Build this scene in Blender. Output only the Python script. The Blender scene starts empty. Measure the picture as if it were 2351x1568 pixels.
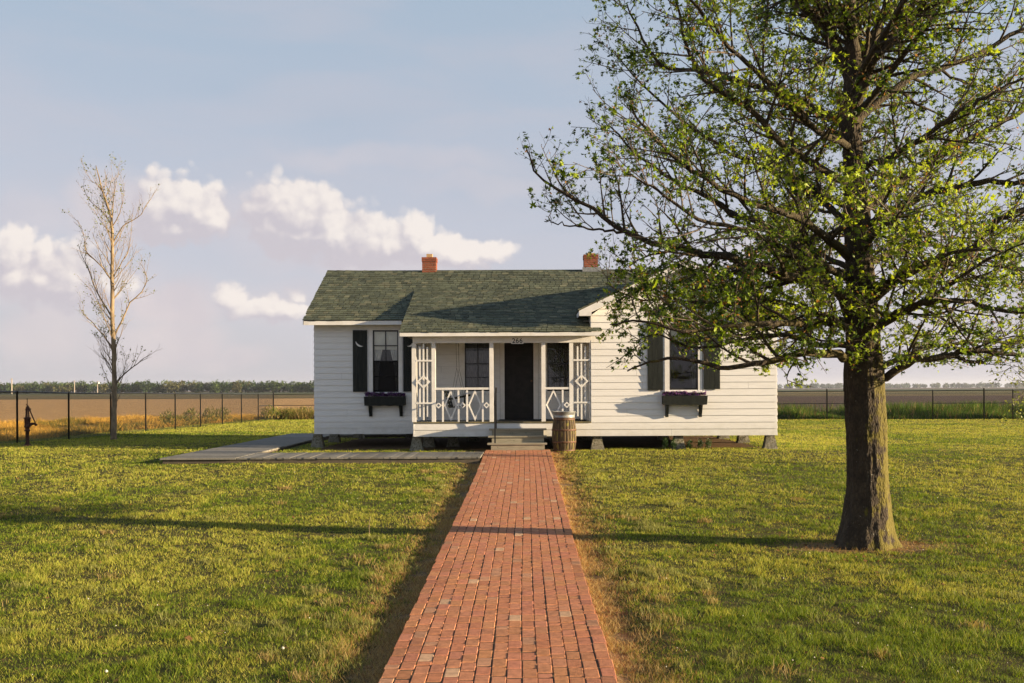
import bpy, bmesh, math, random
import numpy as np
from mathutils import Vector, Matrix
R = random.Random(7)
rng = np.random.default_rng(11)
S = bpy.context.scene
COL = S.collection

# ------------------------------------------------------------------ camera and survey
CAMZ, F, CX, HY, ROLL = 1.86, 2286.0, 1205.0, 893.0, math.radians(0.25)
def P(x, y, Y):
    """metres of the point surveyed at (x, y) of the 2351 px wide print, at depth Y"""
    dx, dy = x - CX, HY - y
    c, s = math.cos(ROLL), math.sin(ROLL)
    return Vector(((dx*c + dy*s)/F*Y, Y, CAMZ + (-dx*s + dy*c)/F*Y))
cam = bpy.data.cameras.new('camera'); camo = bpy.data.objects.new('camera', cam); COL.objects.link(camo)
cam.sensor_width = 36; cam.lens = 36*F/2351
cam.shift_x = -(CX-1175.5)/2351; cam.shift_y = (HY-784)/2351
cam.clip_start = .05; cam.clip_end = 9000
camo.matrix_world = Matrix.Translation((0, 0, CAMZ)) @ Matrix.Rotation(math.pi/2, 4, 'X') @ Matrix.Rotation(-ROLL, 4, 'Z')
S.camera = camo
S.view_settings.view_transform = 'Standard'; S.view_settings.look = 'None'
S.view_settings.gamma = 1; S.view_settings.exposure = 1.5
S.cycles.max_bounces = 6; S.cycles.diffuse_bounces = 3; S.cycles.transparent_max_bounces = 16
S.cycles.use_denoising = True

# ------------------------------------------------------------------ materials
class NT:
    def __init__(s, tree): s.t = tree; s.n = tree.nodes; s.l = tree.links
    def new(s, typ, **kw):
        n = s.n.new(typ)
        for k, v in kw.items(): setattr(n, k, v)
        return n
    def set(s, sock, v):
        if isinstance(v, bpy.types.NodeSocket): s.l.new(v, sock)
        elif v is not None:
            if hasattr(sock.default_value, '__len__') and not hasattr(v, '__len__'): v = (v,)*len(sock.default_value)
            if hasattr(sock.default_value, '__len__') and len(sock.default_value) == 4 and len(v) == 3: v = (*v, 1)
            sock.default_value = v
    def m(s, op, a, b=None, c=None, clamp=False):
        n = s.new('ShaderNodeMath', operation=op); n.use_clamp = clamp
        for i, v in enumerate((a, b, c)):
            if v is not None: s.set(n.inputs[i], v)
        return n.outputs[0]
    def v(s, op, a, b=None):
        n = s.new('ShaderNodeVectorMath', operation=op); s.set(n.inputs[0], a)
        if b is not None: s.set(n.inputs[1], b)
        return n.outputs['Value'] if op in ('LENGTH', 'DOT_PRODUCT', 'DISTANCE') else n.outputs[0]
    def mix(s, f, a, b, mode='MIX'):
        n = s.new('ShaderNodeMix', data_type='RGBA', blend_type=mode)
        s.set(n.inputs[0], f); s.set(n.inputs[6], a); s.set(n.inputs[7], b); return n.outputs[2]
    def noise(s, vec, scale, detail=4, rough=.55, dist=0):
        n = s.new('ShaderNodeTexNoise'); s.set(n.inputs['Vector'], vec)
        n.inputs['Scale'].default_value = scale; n.inputs['Detail'].default_value = detail
        n.inputs['Roughness'].default_value = rough; n.inputs['Distortion'].default_value = dist
        return n.outputs[0]
    def ss(s, x, a, b, lo=0, hi=1):
        n = s.new('ShaderNodeMapRange', interpolation_type='SMOOTHSTEP'); n.clamp = True
        s.set(n.inputs[0], x)
        for i, q in zip((1, 2, 3, 4), (a, b, lo, hi)): s.set(n.inputs[i], q)
        return n.outputs[0]
    def scale(s, vec, xyz): return s.v('MULTIPLY', vec, xyz)
    def sep(s, vec):
        n = s.new('ShaderNodeSeparateXYZ'); s.set(n.inputs[0], vec); return n.outputs
    def comb(s, x, y, z=0.0):
        n = s.new('ShaderNodeCombineXYZ')
        for i, q in enumerate((x, y, z)): s.set(n.inputs[i], q)
        return n.outputs[0]
    def bump(s, h, strength=.5, dist=.01):
        n = s.new('ShaderNodeBump'); n.inputs['Strength'].default_value = strength
        n.inputs['Distance'].default_value = dist; s.set(n.inputs['Height'], h); return n.outputs[0]

def newmat(name):
    m = bpy.data.materials.new(name); m.use_nodes = True
    t = NT(m.node_tree); t.n.clear()
    t.out = t.new('ShaderNodeOutputMaterial'); t.p = t.new('ShaderNodeBsdfPrincipled')
    t.l.new(t.p.outputs[0], t.out.inputs[0])
    t.pos = t.new('ShaderNodeNewGeometry').outputs['Position']
    t.obj = t.new('ShaderNodeTexCoord').outputs['Object']
    return m, t
def fin(t, color, rough=.6, normal=None, metal=0, spec=None):
    t.set(t.p.inputs['Base Color'], color); t.set(t.p.inputs['Roughness'], rough)
    t.p.inputs['Metallic'].default_value = metal
    if spec is not None: t.p.inputs['Specular IOR Level'].default_value = spec
    if normal is not None: t.l.new(normal, t.p.inputs['Normal'])
def attr(t, name='Col'):
    n = t.new('ShaderNodeAttribute'); n.attribute_name = name; return n.outputs['Color']

def simple(name, c1, c2, scale=8, rough=.6, bump=.0, bscale=40, stretch=(1, 1, 1), metal=0, spec=None, lo=.35, hi=.65):
    m, t = newmat(name)
    v = t.scale(t.pos, stretch)
    f = t.ss(t.noise(v, scale, 6), lo, hi)
    nb = t.bump(t.noise(v, bscale, 4), bump, .01) if bump else None
    fin(t, t.mix(f, c1, c2), rough, nb, metal, spec)
    return m

def mk_siding():
    m, t = newmat('painted_clapboard')
    n1 = t.noise(t.scale(t.pos, (1.2, 1.2, 10)), 2.2, 5)
    n2 = t.noise(t.scale(t.pos, (7, 7, 1.2)), 3, 5)
    c = t.mix(t.ss(n1, .3, .75), (.80, .795, .78), (.73, .725, .71))
    c = t.mix(t.ss(n2, .64, .82, 0, .25), c, (.47, .46, .41))
    low = t.ss(t.sep(t.pos)[2], .70, 1.15, .55, 0)
    c = t.mix(t.m('MULTIPLY', low, t.noise(t.pos, 9, 4)), c, (.34, .33, .24))
    fin(t, c, .45, t.bump(t.noise(t.scale(t.pos, (2, 2, 30)), 12, 4), .12, .006))
    return m
M = {}
M['siding'] = mk_siding()
M['trim'] = simple('white_trim_paint', (.80, .79, .77), (.71, .70, .67), 5, .42, .08, 60)
M['dark_paint'] = simple('dark_green_paint', (.013, .016, .015), (.020, .024, .021), 14, .55, .15, 50, (1, 1, .2), spec=.2)
M['sash_paint'] = simple('black_sash_paint', (.010, .010, .011), (.02, .02, .021), 14, .35)
M['door_paint'] = simple('black_door_paint', (.009, .0085, .009), (.017, .015, .015), 6, .5, spec=.25)
M['black_metal'] = simple('black_coated_metal', (.010, .011, .012), (.018, .018, .02), 20, .4, .05)
M['rust'] = simple('rusted_iron', (.035, .014, .009), (.075, .028, .014), 25, .85, .5, 60)
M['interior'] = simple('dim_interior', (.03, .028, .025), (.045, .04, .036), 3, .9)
M['mat'] = simple('black_rubber', (.006, .006, .006), (.012, .012, .011), 60, .9, .3, 200)
M['porch_floor'] = simple('worn_grey_floor_paint', (.13, .135, .12), (.2, .2, .175), 6, .6, .2, 30, (8, .5, 1))
M['edge_wood'] = simple('weathered_floor_edge', (.20, .17, .08), (.11, .10, .06), 9, .8, .3, 40)
M['ceiling'] = simple('cream_porch_ceiling', (.38, .31, .22), (.32, .26, .18), 3, .7)
M['chain'] = simple('dull_chain', (.10, .095, .085), (.2, .19, .17), 30, .5)
M['flue'] = simple('clay_flue', (.42, .26, .12), (.5, .34, .18), 12, .8, .3, 40)
M['flash'] = simple('galvanised_metal', (.24, .25, .25), (.34, .35, .35), 12, .55, .1, 40, metal=.55)
M['rustband'] = simple('rusty_hoop', (.08, .042, .024), (.15, .078, .04), 18, .6, .4, 60, metal=.25)
M['pane_white'] = simple('roller_shade_cloth', (.92, .90, .80), (.86, .84, .75), 4, .9)

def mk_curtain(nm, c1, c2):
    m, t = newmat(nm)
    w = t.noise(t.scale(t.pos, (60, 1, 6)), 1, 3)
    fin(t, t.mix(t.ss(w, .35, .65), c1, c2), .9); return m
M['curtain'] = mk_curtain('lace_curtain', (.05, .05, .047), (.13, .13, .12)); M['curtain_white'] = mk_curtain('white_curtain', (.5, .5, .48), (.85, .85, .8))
def mk_glass():
    m, t = newmat('window_glass')
    tr = t.new('ShaderNodeBsdfTransparent'); tr.inputs[0].default_value = (.95, .96, .95, 1)
    gl = t.new('ShaderNodeBsdfGlossy'); gl.inputs['Roughness'].default_value = .02
    t.l.new(t.bump(t.noise(t.pos, 3, 2), .05, .02), gl.inputs['Normal'])
    fr = t.new('ShaderNodeFresnel'); fr.inputs[0].default_value = 1.5
    mx = t.new('ShaderNodeMixShader'); t.l.new(t.m('ADD', fr.outputs[0], .03), mx.inputs[0])
    t.l.new(tr.outputs[0], mx.inputs[1]); t.l.new(gl.outputs[0], mx.inputs[2]); t.l.new(mx.outputs[0], t.out.inputs[0])
    return m
M['glass'] = mk_glass()
def mk_screen():
    m, t = newmat('insect_screen')
    tr = t.new('ShaderNodeBsdfTransparent'); df = t.new('ShaderNodeBsdfDiffuse'); df.inputs[0].default_value = (.012, .012, .012, 1)
    mx = t.new('ShaderNodeMixShader'); mx.inputs[0].default_value = .72
    t.l.new(tr.outputs[0], mx.inputs[1]); t.l.new(df.outputs[0], mx.inputs[2]); t.l.new(mx.outputs[0], t.out.inputs[0]); return m
M['screen'] = mk_screen()

def mk_attr(name, rough=.7, nscale=30, amt=.35, bump=.3, bscale=60, stretch=(1, 1, 1), spec=None, dark=(.5, .5, .5)):
    m, t = newmat(name)
    v = t.scale(t.pos, stretch)
    f = t.ss(t.noise(v, nscale, 5), .35, .7)
    c = t.mix(t.m('MULTIPLY', f, amt), attr(t), dark, 'MULTIPLY')
    fin(t, c, rough, t.bump(t.noise(v, bscale, 5), bump, .008), 0, spec); return m
M['shingle'] = mk_attr('weathered_shingles', .75, 5, .5, .4, 50, spec=.3)
M['brick'] = mk_attr('paving_brick', .85, 22, .55, .55, 90, spec=.2)
M['chimbrick'] = mk_attr('chimney_brick', .85, 22, .5, .5, 60, spec=.2)
M['plank'] = mk_attr('weathered_plank', .8, 3, .35, .35, 18, (9, 1, 1), spec=.2)
M['plankx'] = mk_attr('weathered_plank_across', .8, 3, .35, .35, 18, (1, 9, 1), spec=.2)
def mk_steps():
    m, t = newmat('weathered_step_boards')
    v = t.scale(t.pos, (1.2, 12, 12))
    c = t.mix(t.ss(t.noise(v, 3, 6), .3, .7), (.34, .31, .23), (.23, .21, .155))
    c = t.mix(t.ss(t.noise(t.pos, 18, 5), .62, .75), c, (.10, .10, .07))
    fin(t, c, .85, t.bump(t.noise(v, 10, 4), .3, .006)); return m
M['steps'] = mk_steps()
def mk_pier():
    m, t = newmat('mossy_concrete')
    c = t.mix(t.ss(t.noise(t.pos, 12, 6), .35, .65), (.26, .24, .19), (.16, .15, .11))
    c = t.mix(t.ss(t.noise(t.pos, 26, 5), .5, .62), c, (.09, .085, .04))
    fin(t, c, .95, t.bump(t.noise(t.pos, 40, 6), .7, .015)); return m
M['pier'] = mk_pier()
def mk_barrel():
    m, t = newmat('mossy_barrel_staves')
    c = t.mix(t.ss(t.noise(t.scale(t.pos, (8, 8, 1)), 4, 6), .3, .7), (.125, .083, .034), (.036, .023, .011))
    c = t.mix(t.ss(t.noise(t.scale(t.pos, (6, 6, 1.5)), 2.3, 4), .55, .64, 0, .75), c, (.24, .22, .025))
    fin(t, c, .8, t.bump(t.noise(t.scale(t.pos, (14, 14, 1)), 8, 5), .5, .01)); return m
M['barrel'] = mk_barrel()

def mk_bark():
    m, t = newmat('mossy_bark')
    v = t.scale(t.pos, (1, 1, .28))
    vo = t.new('ShaderNodeTexVoronoi', feature='DISTANCE_TO_EDGE'); vo.inputs['Scale'].default_value = 48
    vo.inputs['Randomness'].default_value = 1; t.set(vo.inputs['Vector'], t.v('ADD', v, t.scale(t.new('ShaderNodeTexNoise').outputs['Color'], (.05, .05, .02))))
    ridge = t.ss(vo.outputs['Distance'], 0, .30, .45, 1)
    n = t.noise(t.pos, 9, 6); h = t.sep(t.pos)[2]
    c = t.mix(t.ss(n, .3, .7), (.029, .0195, .0105), (.068, .048, .027))
    c = t.mix(ridge, (.016, .011, .007), c)
    nrm = t.sep(t.new('ShaderNodeNewGeometry').outputs['Normal'])
    moss = t.m('MULTIPLY', t.ss(t.m('ADD', t.noise(t.pos, 5, 6), t.m('MULTIPLY', nrm[0], .26)), .50, .66), t.ss(h, .9, 3.2, 1, .15))
    c = t.mix(t.m('MULTIPLY', moss, .85), c, (.125, .105, .007))
    lich = t.ss(t.noise(t.pos, 38, 3), .70, .74)
    c = t.mix(t.m('MULTIPLY', lich, .6), c, (.42, .42, .36))
    fin(t, c, .9, t.bump(t.m('ADD', ridge, t.noise(t.pos, 40, 5)), .8, .012)); return m
M['bark'] = mk_bark()
M['twig'] = simple('twig_bark', (.05, .036, .026), (.15, .115, .08), 7, .8, .3, 30)
M['palebark'] = simple('pale_smooth_bark', (.14, .10, .058), (.29, .215, .125), 7, .8, .4, 24, (1, 1, .4))

def mk_leaf(name, trans=.42, rough=.5, spec=.35):
    m, t = newmat(name)
    c = attr(t)
    fin(t, c, rough, None, 0, spec)
    tl = t.new('ShaderNodeBsdfTranslucent'); t.set(tl.inputs[0], t.mix(1.0, c, (1.35, 1.25, .7), 'MULTIPLY'))
    mx = t.new('ShaderNodeMixShader'); mx.inputs[0].default_value = trans
    t.l.new(t.p.outputs[0], mx.inputs[1]); t.l.new(tl.outputs[0], mx.inputs[2]); t.l.new(mx.outputs[0], t.out.inputs[0]); return m
M['leaf'] = mk_leaf('young_leaf')
M['grass'] = mk_leaf('grass_blade', .35, .6, .25)
M['farleaf'] = mk_leaf('far_foliage', .2, .8, .1)
M['petal'] = mk_leaf('petal', .3, .7, .1)

# ------------------------------------------------------------------ mesh helpers
def tag(o, label=None, cat=None, group=None, kind=None):
    if label: o['label'] = label
    if cat: o['category'] = cat
    if group: o['group'] = group
    if kind: o['kind'] = kind
    return o
def empty(name, loc=(0, 0, 0), rz=0, label=None, cat=None, group=None):
    o = bpy.data.objects.new(name, None); COL.objects.link(o)
    o.location = loc; o.rotation_euler = (0, 0, rz); o.empty_display_size = .2
    return tag(o, label, cat, group)
def link(name, me, mat, parent=None, smooth=False):
    o = bpy.data.objects.new(name, me); COL.objects.link(o)
    if mat is not None: me.materials.append(mat)
    if parent is not None:
        o.parent = parent
        w = Matrix.Identity(4); q = parent; chain = []
        while q: chain.append(q); q = q.parent
        for q in reversed(chain): w = w @ Matrix.LocRotScale(q.location, q.rotation_euler, q.scale) if not q.get('_pi') else w
        # geometry is given in the parent's space unless the builder says world
    if smooth: me.polygons.foreach_set('use_smooth', [True]*len(me.polygons))
    return o
class MB:
    """collects shapes (given in world metres, or local when built under an offset parent)"""
    def __init__(s): s.v = []; s.f = []; s.c = []
    def add(s, vs, fs, col=None):
        b = len(s.v); s.v += [tuple(p) for p in vs]; s.f += [tuple(b+i for i in f) for f in fs]
        s.c += [col or (1, 1, 1)]*len(vs); return s
    def hexa(s, p, col=None):
        return s.add(p, [(0, 3, 2, 1), (4, 5, 6, 7), (0, 1, 5, 4), (1, 2, 6, 5), (2, 3, 7, 6), (3, 0, 4, 7)], col)
    def box(s, x0, x1, y0, y1, z0, z1, col=None):
        return s.hexa([(x0, y0, z0), (x1, y0, z0), (x1, y1, z0), (x0, y1, z0), (x0, y0, z1), (x1, y0, z1), (x1, y1, z1), (x0, y1, z1)], col)
    def mbox(s, mat, sx, sy, sz, col=None):
        c = [(-1, -1, -1), (1, -1, -1), (1, 1, -1), (-1, 1, -1), (-1, -1, 1), (1, -1, 1), (1, 1, 1), (-1, 1, 1)]
        return s.hexa([mat @ Vector((a*sx/2, b*sy/2, d*sz/2)) for a, b, d in c], col)
    def bar(s, a, b, w, d, up=(0, 0, 1), col=None):
        a, b = Vector(a), Vector(b); z = (b-a); L = z.length; z.normalize(); u = Vector(up)
        x = u.cross(z)
        if x.length < 1e-4: x = Vector((1, 0, 0)).cross(z)
        x.normalize(); y = z.cross(x)
        m = Matrix((x, y, z)).transposed().to_4x4(); m.translation = (a+b)/2
        return s.mbox(m, w, d, L, col)
    def tube(s, pts, rad, n=8, cap=True, col=None):
        pts = [Vector(p) for p in pts]; rad = rad if hasattr(rad, '__len__') else [rad]*len(pts)
        vs = []; fs = []; ref = None
        for i, p in enumerate(pts):
            t = (pts[min(i+1, len(pts)-1)] - pts[max(i-1, 0)]).normalized()
            if ref is None:
                ref = t.orthogonal().normalized()
            ref = (ref - t*ref.dot(t)).normalized(); bi = t.cross(ref)
            for k in range(n):
                a = 2*math.pi*k/n; vs.append(p + (ref*math.cos(a) + bi*math.sin(a))*rad[i])
        for i in range(len(pts)-1):
            for k in range(n):
                fs.append((i*n+k, i*n+(k+1) % n, (i+1)*n+(k+1) % n, (i+1)*n+k))
        if cap: fs += [tuple(range(n))[::-1], tuple((len(pts)-1)*n+k for k in range(n))]
        return s.add(vs, fs, col)
    def lathe(s, prof, n=24, c=(0, 0, 0), col=None, cap=True):
        vs = []; fs = []
        for r, z in prof:
            for k in range(n):
                a = 2*math.pi*k/n; vs.append((c[0]+r*math.cos(a), c[1]+r*math.sin(a), c[2]+z))
        for i in range(len(prof)-1):
            for k in range(n): fs.append((i*n+k, i*n+(k+1) % n, (i+1)*n+(k+1) % n, (i+1)*n+k))
        if cap: fs += [tuple(range(n))[::-1], tuple((len(prof)-1)*n+k for k in range(n))]
        return s.add(vs, fs, col)
    def prism(s, poly, off, col=None):
        n = len(poly); off = Vector(off)
        return s.add([Vector(p) for p in poly] + [Vector(p)+off for p in poly],
                     [tuple(range(n))[::-1], tuple(range(n, 2*n))] + [(i, (i+1) % n, n+(i+1) % n, n+i) for i in range(n)], col)
    def build(s, name, mat, parent=None, smooth=False, loc=None):
        me = bpy.data.meshes.new(name)
        off = Vector((0, 0, 0)); q = parent
        while q is not None: off += Vector(q.location); q = q.parent
        if loc is not None: off = off + Vector(loc)
        me.from_pydata([(p[0]-off.x, p[1]-off.y, p[2]-off.z) for p in s.v], [], s.f)
        a = me.color_attributes.new('Col', 'FLOAT_COLOR', 'POINT')
        a.data.foreach_set('color', np.array([(*c, 1) for c in s.c], dtype=np.float32).ravel())
        bm = bmesh.new(); bm.from_mesh(me); bmesh.ops.recalc_face_normals(bm, faces=bm.faces); bm.to_mesh(me); bm.free()
        o = bpy.data.objects.new(name, me); COL.objects.link(o); me.materials.append(mat)
        if parent is not None: o.parent = parent
        if loc is not None: o.location = loc
        if smooth: me.polygons.foreach_set('use_smooth', [True]*len(me.polygons))
        return o
def npmesh(name, v, faces, mat, col=None, parent=None, smooth=False):
    """faces: int array (n, k)"""
    me = bpy.data.meshes.new(name); v = np.asarray(v, np.float32); faces = np.asarray(faces, np.int32)
    off = np.zeros(3, np.float32); q = parent
    while q is not None: off += np.array(q.location, np.float32); q = q.parent
    v = v - off
    me.vertices.add(len(v)); me.vertices.foreach_set('co', v.ravel())
    n, k = faces.shape; me.loops.add(n*k); me.loops.foreach_set('vertex_index', faces.ravel())
    me.polygons.add(n); me.polygons.foreach_set('loop_start', np.arange(0, n*k, k, dtype=np.int32))
    me.update(calc_edges=True)
    if col is not None:
        a = me.color_attributes.new('Col', 'FLOAT_COLOR', 'POINT')
        a.data.foreach_set('color', np.c_[col, np.ones(len(col))].astype(np.float32).ravel())
    if smooth: me.polygons.foreach_set('use_smooth', [True]*n)
    me.materials.append(mat)
    o = bpy.data.objects.new(name, me); COL.objects.link(o)
    if parent is not None: o.parent = parent
    return o
# value noise on the ground plane
_T = rng.random((257, 257))
def vn(x, y, s):
    x = np.asarray(x)*s + 91.3; y = np.asarray(y)*s + 37.7
    xi = np.floor(x).astype(int); yi = np.floor(y).astype(int); fx = x-xi; fy = y-yi
    fx = fx*fx*(3-2*fx); fy = fy*fy*(3-2*fy); a = xi % 256; b = yi % 256
    return (_T[a, b]*(1-fx) + _T[a+1, b]*fx)*(1-fy) + (_T[a, b+1]*(1-fx) + _T[a+1, b+1]*fx)*fy
def fbm(x, y, s, o=4):
    r = 0; w = .5; tot = 0
    for i in range(o): r = r + w*vn(x+i*13.7, y-i*7.1, s*2**i); tot += w; w *= .5
    return r/tot
_ys = [-60, 0, 6.25, 12.6, 18, 23.5, 27, 34, 42, 52, 60, 90, 200, 9000]
_zs = [-.1, -.05, -.04, .05, .20, .38, .37, .30, .24, .20, .12, 0, 0, 0]
def sstep(x, a, b): t = np.clip((x-a)/(b-a), 0, 1); return t*t*(3-2*t)
PATH_X0, PATH_X1 = -.938, .582
def gz(x, y):
    x = np.asarray(x, float); y = np.asarray(y, float)
    z = np.interp(y, _ys, _zs)
    z = z + (fbm(x, y, .22, 2)-.5)*.07*sstep(np.abs(x+.18), .8, 2.5)*(1-sstep(np.abs(x), 60, 120))
    z = z - .028*sstep(np.abs(x+.178), .74, .84)*(1-sstep(np.abs(x+.178), .95, 1.3))*(1-sstep(y, 22, 23.5))
    ditch = sstep(-x, 16, 18.5)*(1-sstep(-x, 20, 25))*(1-sstep(y, 50, 66))
    z = z - ditch*.45
    far = sstep(np.hypot(x, y), 200, 700)
    return z*(1-far)
def pz(y): return float(np.interp(y, _ys, _zs)) + .05
HAZE = 1.1e-4
# ------------------------------------------------------------------ light and sky
SUN_EL, SUN_AZ = math.radians(10), math.radians(101.0)       # azimuth clockwise from +Y
tosun = Vector((math.sin(SUN_AZ)*math.cos(SUN_EL), math.cos(SUN_AZ)*math.cos(SUN_EL), math.sin(SUN_EL)))
sl = bpy.data.lights.new('sun', 'SUN'); sl.energy = 5.0; sl.angle = math.radians(.5); sl.color = (1, .77, .49)
so = bpy.data.objects.new('sun', sl); COL.objects.link(so); so.rotation_euler = tosun.to_track_quat('Z', 'Y').to_euler(); so.location = (20, -5, 20)
W = bpy.data.worlds.new('World'); S.world = W; W.use_nodes = True
t = NT(W.node_tree); t.n.clear()
bg = t.new('ShaderNodeBackground'); wo = t.new('ShaderNodeOutputWorld'); t.l.new(bg.outputs[0], wo.inputs[0])
W.cycles.sampling_method = 'MANUAL'; W.cycles.sample_map_resolution = 256
sky = t.new('ShaderNodeTexSky', sky_type='NISHITA'); sky.sun_disc = False
sky.sun_elevation = SUN_EL; sky.sun_rotation = SUN_AZ; sky.altitude = 0; sky.air_density = 1.0; sky.dust_density = 1.2; sky.ozone_density = 1.6
bg.inputs[1].default_value = .075
d = t.new('ShaderNodeTexCoord').outputs['Generated']
X, Y_, Z = t.sep(d)[0:3]
az = t.m('ARCTAN2', X, Y_); el = t.m('ARCSINE', Z)
base = t.scale(sky.outputs[0], (1, 1, 1))
# thin high veil: even bright haze with soft streaks
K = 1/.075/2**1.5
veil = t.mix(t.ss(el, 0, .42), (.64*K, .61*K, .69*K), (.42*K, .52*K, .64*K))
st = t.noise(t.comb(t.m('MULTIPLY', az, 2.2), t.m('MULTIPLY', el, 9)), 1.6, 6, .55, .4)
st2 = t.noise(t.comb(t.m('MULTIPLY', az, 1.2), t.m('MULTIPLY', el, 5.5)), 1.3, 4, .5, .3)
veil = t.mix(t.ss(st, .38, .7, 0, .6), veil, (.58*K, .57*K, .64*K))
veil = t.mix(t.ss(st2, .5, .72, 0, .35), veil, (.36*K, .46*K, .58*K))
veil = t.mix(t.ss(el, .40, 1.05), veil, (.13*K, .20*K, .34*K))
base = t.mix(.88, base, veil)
# cumulus banks
def ang(x, y):
    u = (x-CX)/F; v = (HY-y)/F
    return math.atan(u), math.atan(v*math.cos(math.atan(u)))
blobs = [(395, 472, 92, 66, 1), (462, 480, 60, 60, 1), (415, 522, 105, 38, 1), (490, 502, 40, 40, 1),
         (655, 482, 74, 66, 1), (700, 492, 72, 68, 1), (765, 525, 90, 66, 1), (840, 552, 96, 56, 1), (680, 540, 90, 44, 1), (905, 560, 80, 50, 1),
         (955, 545, 52, 50, 1), (990, 570, 60, 36, 1), (650, 530, 70, 34, 1), (1070, 588, 95, 34, 1), (1130, 586, 60, 26, .9),
         (22, 585, 55, 55, 1), (50, 640, 120, 45, 1), (112, 575, 36, 30, 1), (160, 620, 75, 56, 1), (240, 650, 60, 50, .7),
         (535, 680, 42, 28, 1), (610, 702, 85, 27, 1), (670, 710, 50, 22, .9), (690, 680, 40, 22, .5),
         (-300, 600, 220, 70, 1), (2700, 650, 260, 80, 1)]
pv = t.comb(az, el)
sw = t.new('ShaderNodeTexNoise', noise_dimensions='2D'); t.set(sw.inputs['Vector'], pv); sw.inputs['Scale'].default_value = 13; sw.inputs['Detail'].default_value = 6
sp_ = t.v('ADD', pv, t.scale(t.v('SUBTRACT', sw.outputs['Color'], (.5, .5, .5)), (.05, .04, 0))); soft = None
for (x, y, rx, ry, wgt) in [(400, 700, 120, 62, 1), (440, 770, 90, 60, .9), (110, 760, 130, 80, .8), (340, 790, 170, 60, .8), (520, 815, 110, 34, .7), (60, 480, 150, 60, .5), (270, 480, 120, 75, .8),
        (640, 690, 140, 50, .4), (560, 500, 160, 80, .45), (860, 600, 260, 46, .7), (120, 640, 220, 70, .9), (1900, 600, 420, 110, .6), (2250, 760, 300, 60, .5), (1120, 420, 260, 34, .3), (900, 370, 300, 30, .35)]:
    a_, e_ = ang(x, y)
    q = t.m('MULTIPLY', t.ss(t.v('LENGTH', t.scale(t.v('SUBTRACT', sp_, (a_, e_, 0)), (F/rx, F/ry, 0))), 1.35, .35), wgt)
    soft = q if soft is None else t.m('MAXIMUM', soft, q)
base = t.mix(t.m('MULTIPLY', soft, .75), base, t.mix(sw.outputs[0], (.58*K, .54*K, .60*K), (.86*K, .74*K, .72*K)))
grp = bpy.data.node_groups.new('cloud_density', 'ShaderNodeTree')
grp.interface.new_socket('P', in_out='INPUT', socket_type='NodeSocketVector')
grp.interface.new_socket('D', in_out='OUTPUT', socket_type='NodeSocketFloat')
g = NT(grp); gi = g.new('NodeGroupInput'); go = g.new('NodeGroupOutput')
p0 = gi.outputs[0]
w1 = g.new('ShaderNodeTexNoise', noise_dimensions='2D'); g.set(w1.inputs['Vector'], p0); w1.inputs['Scale'].default_value = 26; w1.inputs['Detail'].default_value = 5; w1.inputs['Roughness'].default_value = .6
p1 = g.v('ADD', p0, g.scale(g.v('SUBTRACT', w1.outputs['Color'], (.5, .5, .5)), (.020, .018, 0)))
acc = None
for (x, y, rx, ry, wgt) in blobs:
    a, e = ang(x, y)
    dd = g.v('LENGTH', g.scale(g.v('SUBTRACT', p1, (a, e, 0)), (F/rx, F/ry, 0)))
    q = g.m('MULTIPLY', g.m('SUBTRACT', 1.50, dd), wgt)
    acc = q if acc is None else g.m('SMOOTH_MAX', acc, q, .12)
vo = g.new('ShaderNodeTexVoronoi', feature='F1', voronoi_dimensions='2D'); g.set(vo.inputs['Vector'], p1); vo.inputs['Scale'].default_value = 34
vo2 = g.new('ShaderNodeTexVoronoi', feature='F1', voronoi_dimensions='2D'); g.set(vo2.inputs['Vector'], p1); vo2.inputs['Scale'].default_value = 90
acc = g.m('ADD', acc, g.m('MULTIPLY', g.m('SUBTRACT', .42, vo.outputs['Distance']), .75))
acc = g.m('ADD', acc, g.m('MULTIPLY', g.m('SUBTRACT', .42, vo2.outputs['Distance']), .34))
acc = g.m('ADD', acc, g.m('MULTIPLY', g.m('SUBTRACT', g.noise(p1, 24, 6, .6), .5), .9))
g.l.new(acc, go.inputs[0])
pv = t.comb(az, el)
def dens(v):
    n = t.new('ShaderNodeGroup'); n.node_tree = grp; t.set(n.inputs[0], v); return n.outputs[0]
d0 = dens(pv); d1 = dens(t.v('ADD', pv, (.014, .026, 0))); d2 = dens(t.v('ADD', pv, (.004, .006, 0)))
mask = t.m('MULTIPLY', t.ss(d0, .14, .64), .95)
lit = t.ss(t.m('ADD', t.m('SUBTRACT', d0, d1), t.m('MULTIPLY', t.m('SUBTRACT', d0, d2), .7)), -.22, 1.6)
cc = t.mix(lit, (.61*K, .57*K, .62*K), (.96*K, .88*K, .82*K))
base = t.mix(t.m('MULTIPLY', mask, .93), base, cc)
t.set(bg.inputs[0], base)

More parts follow.
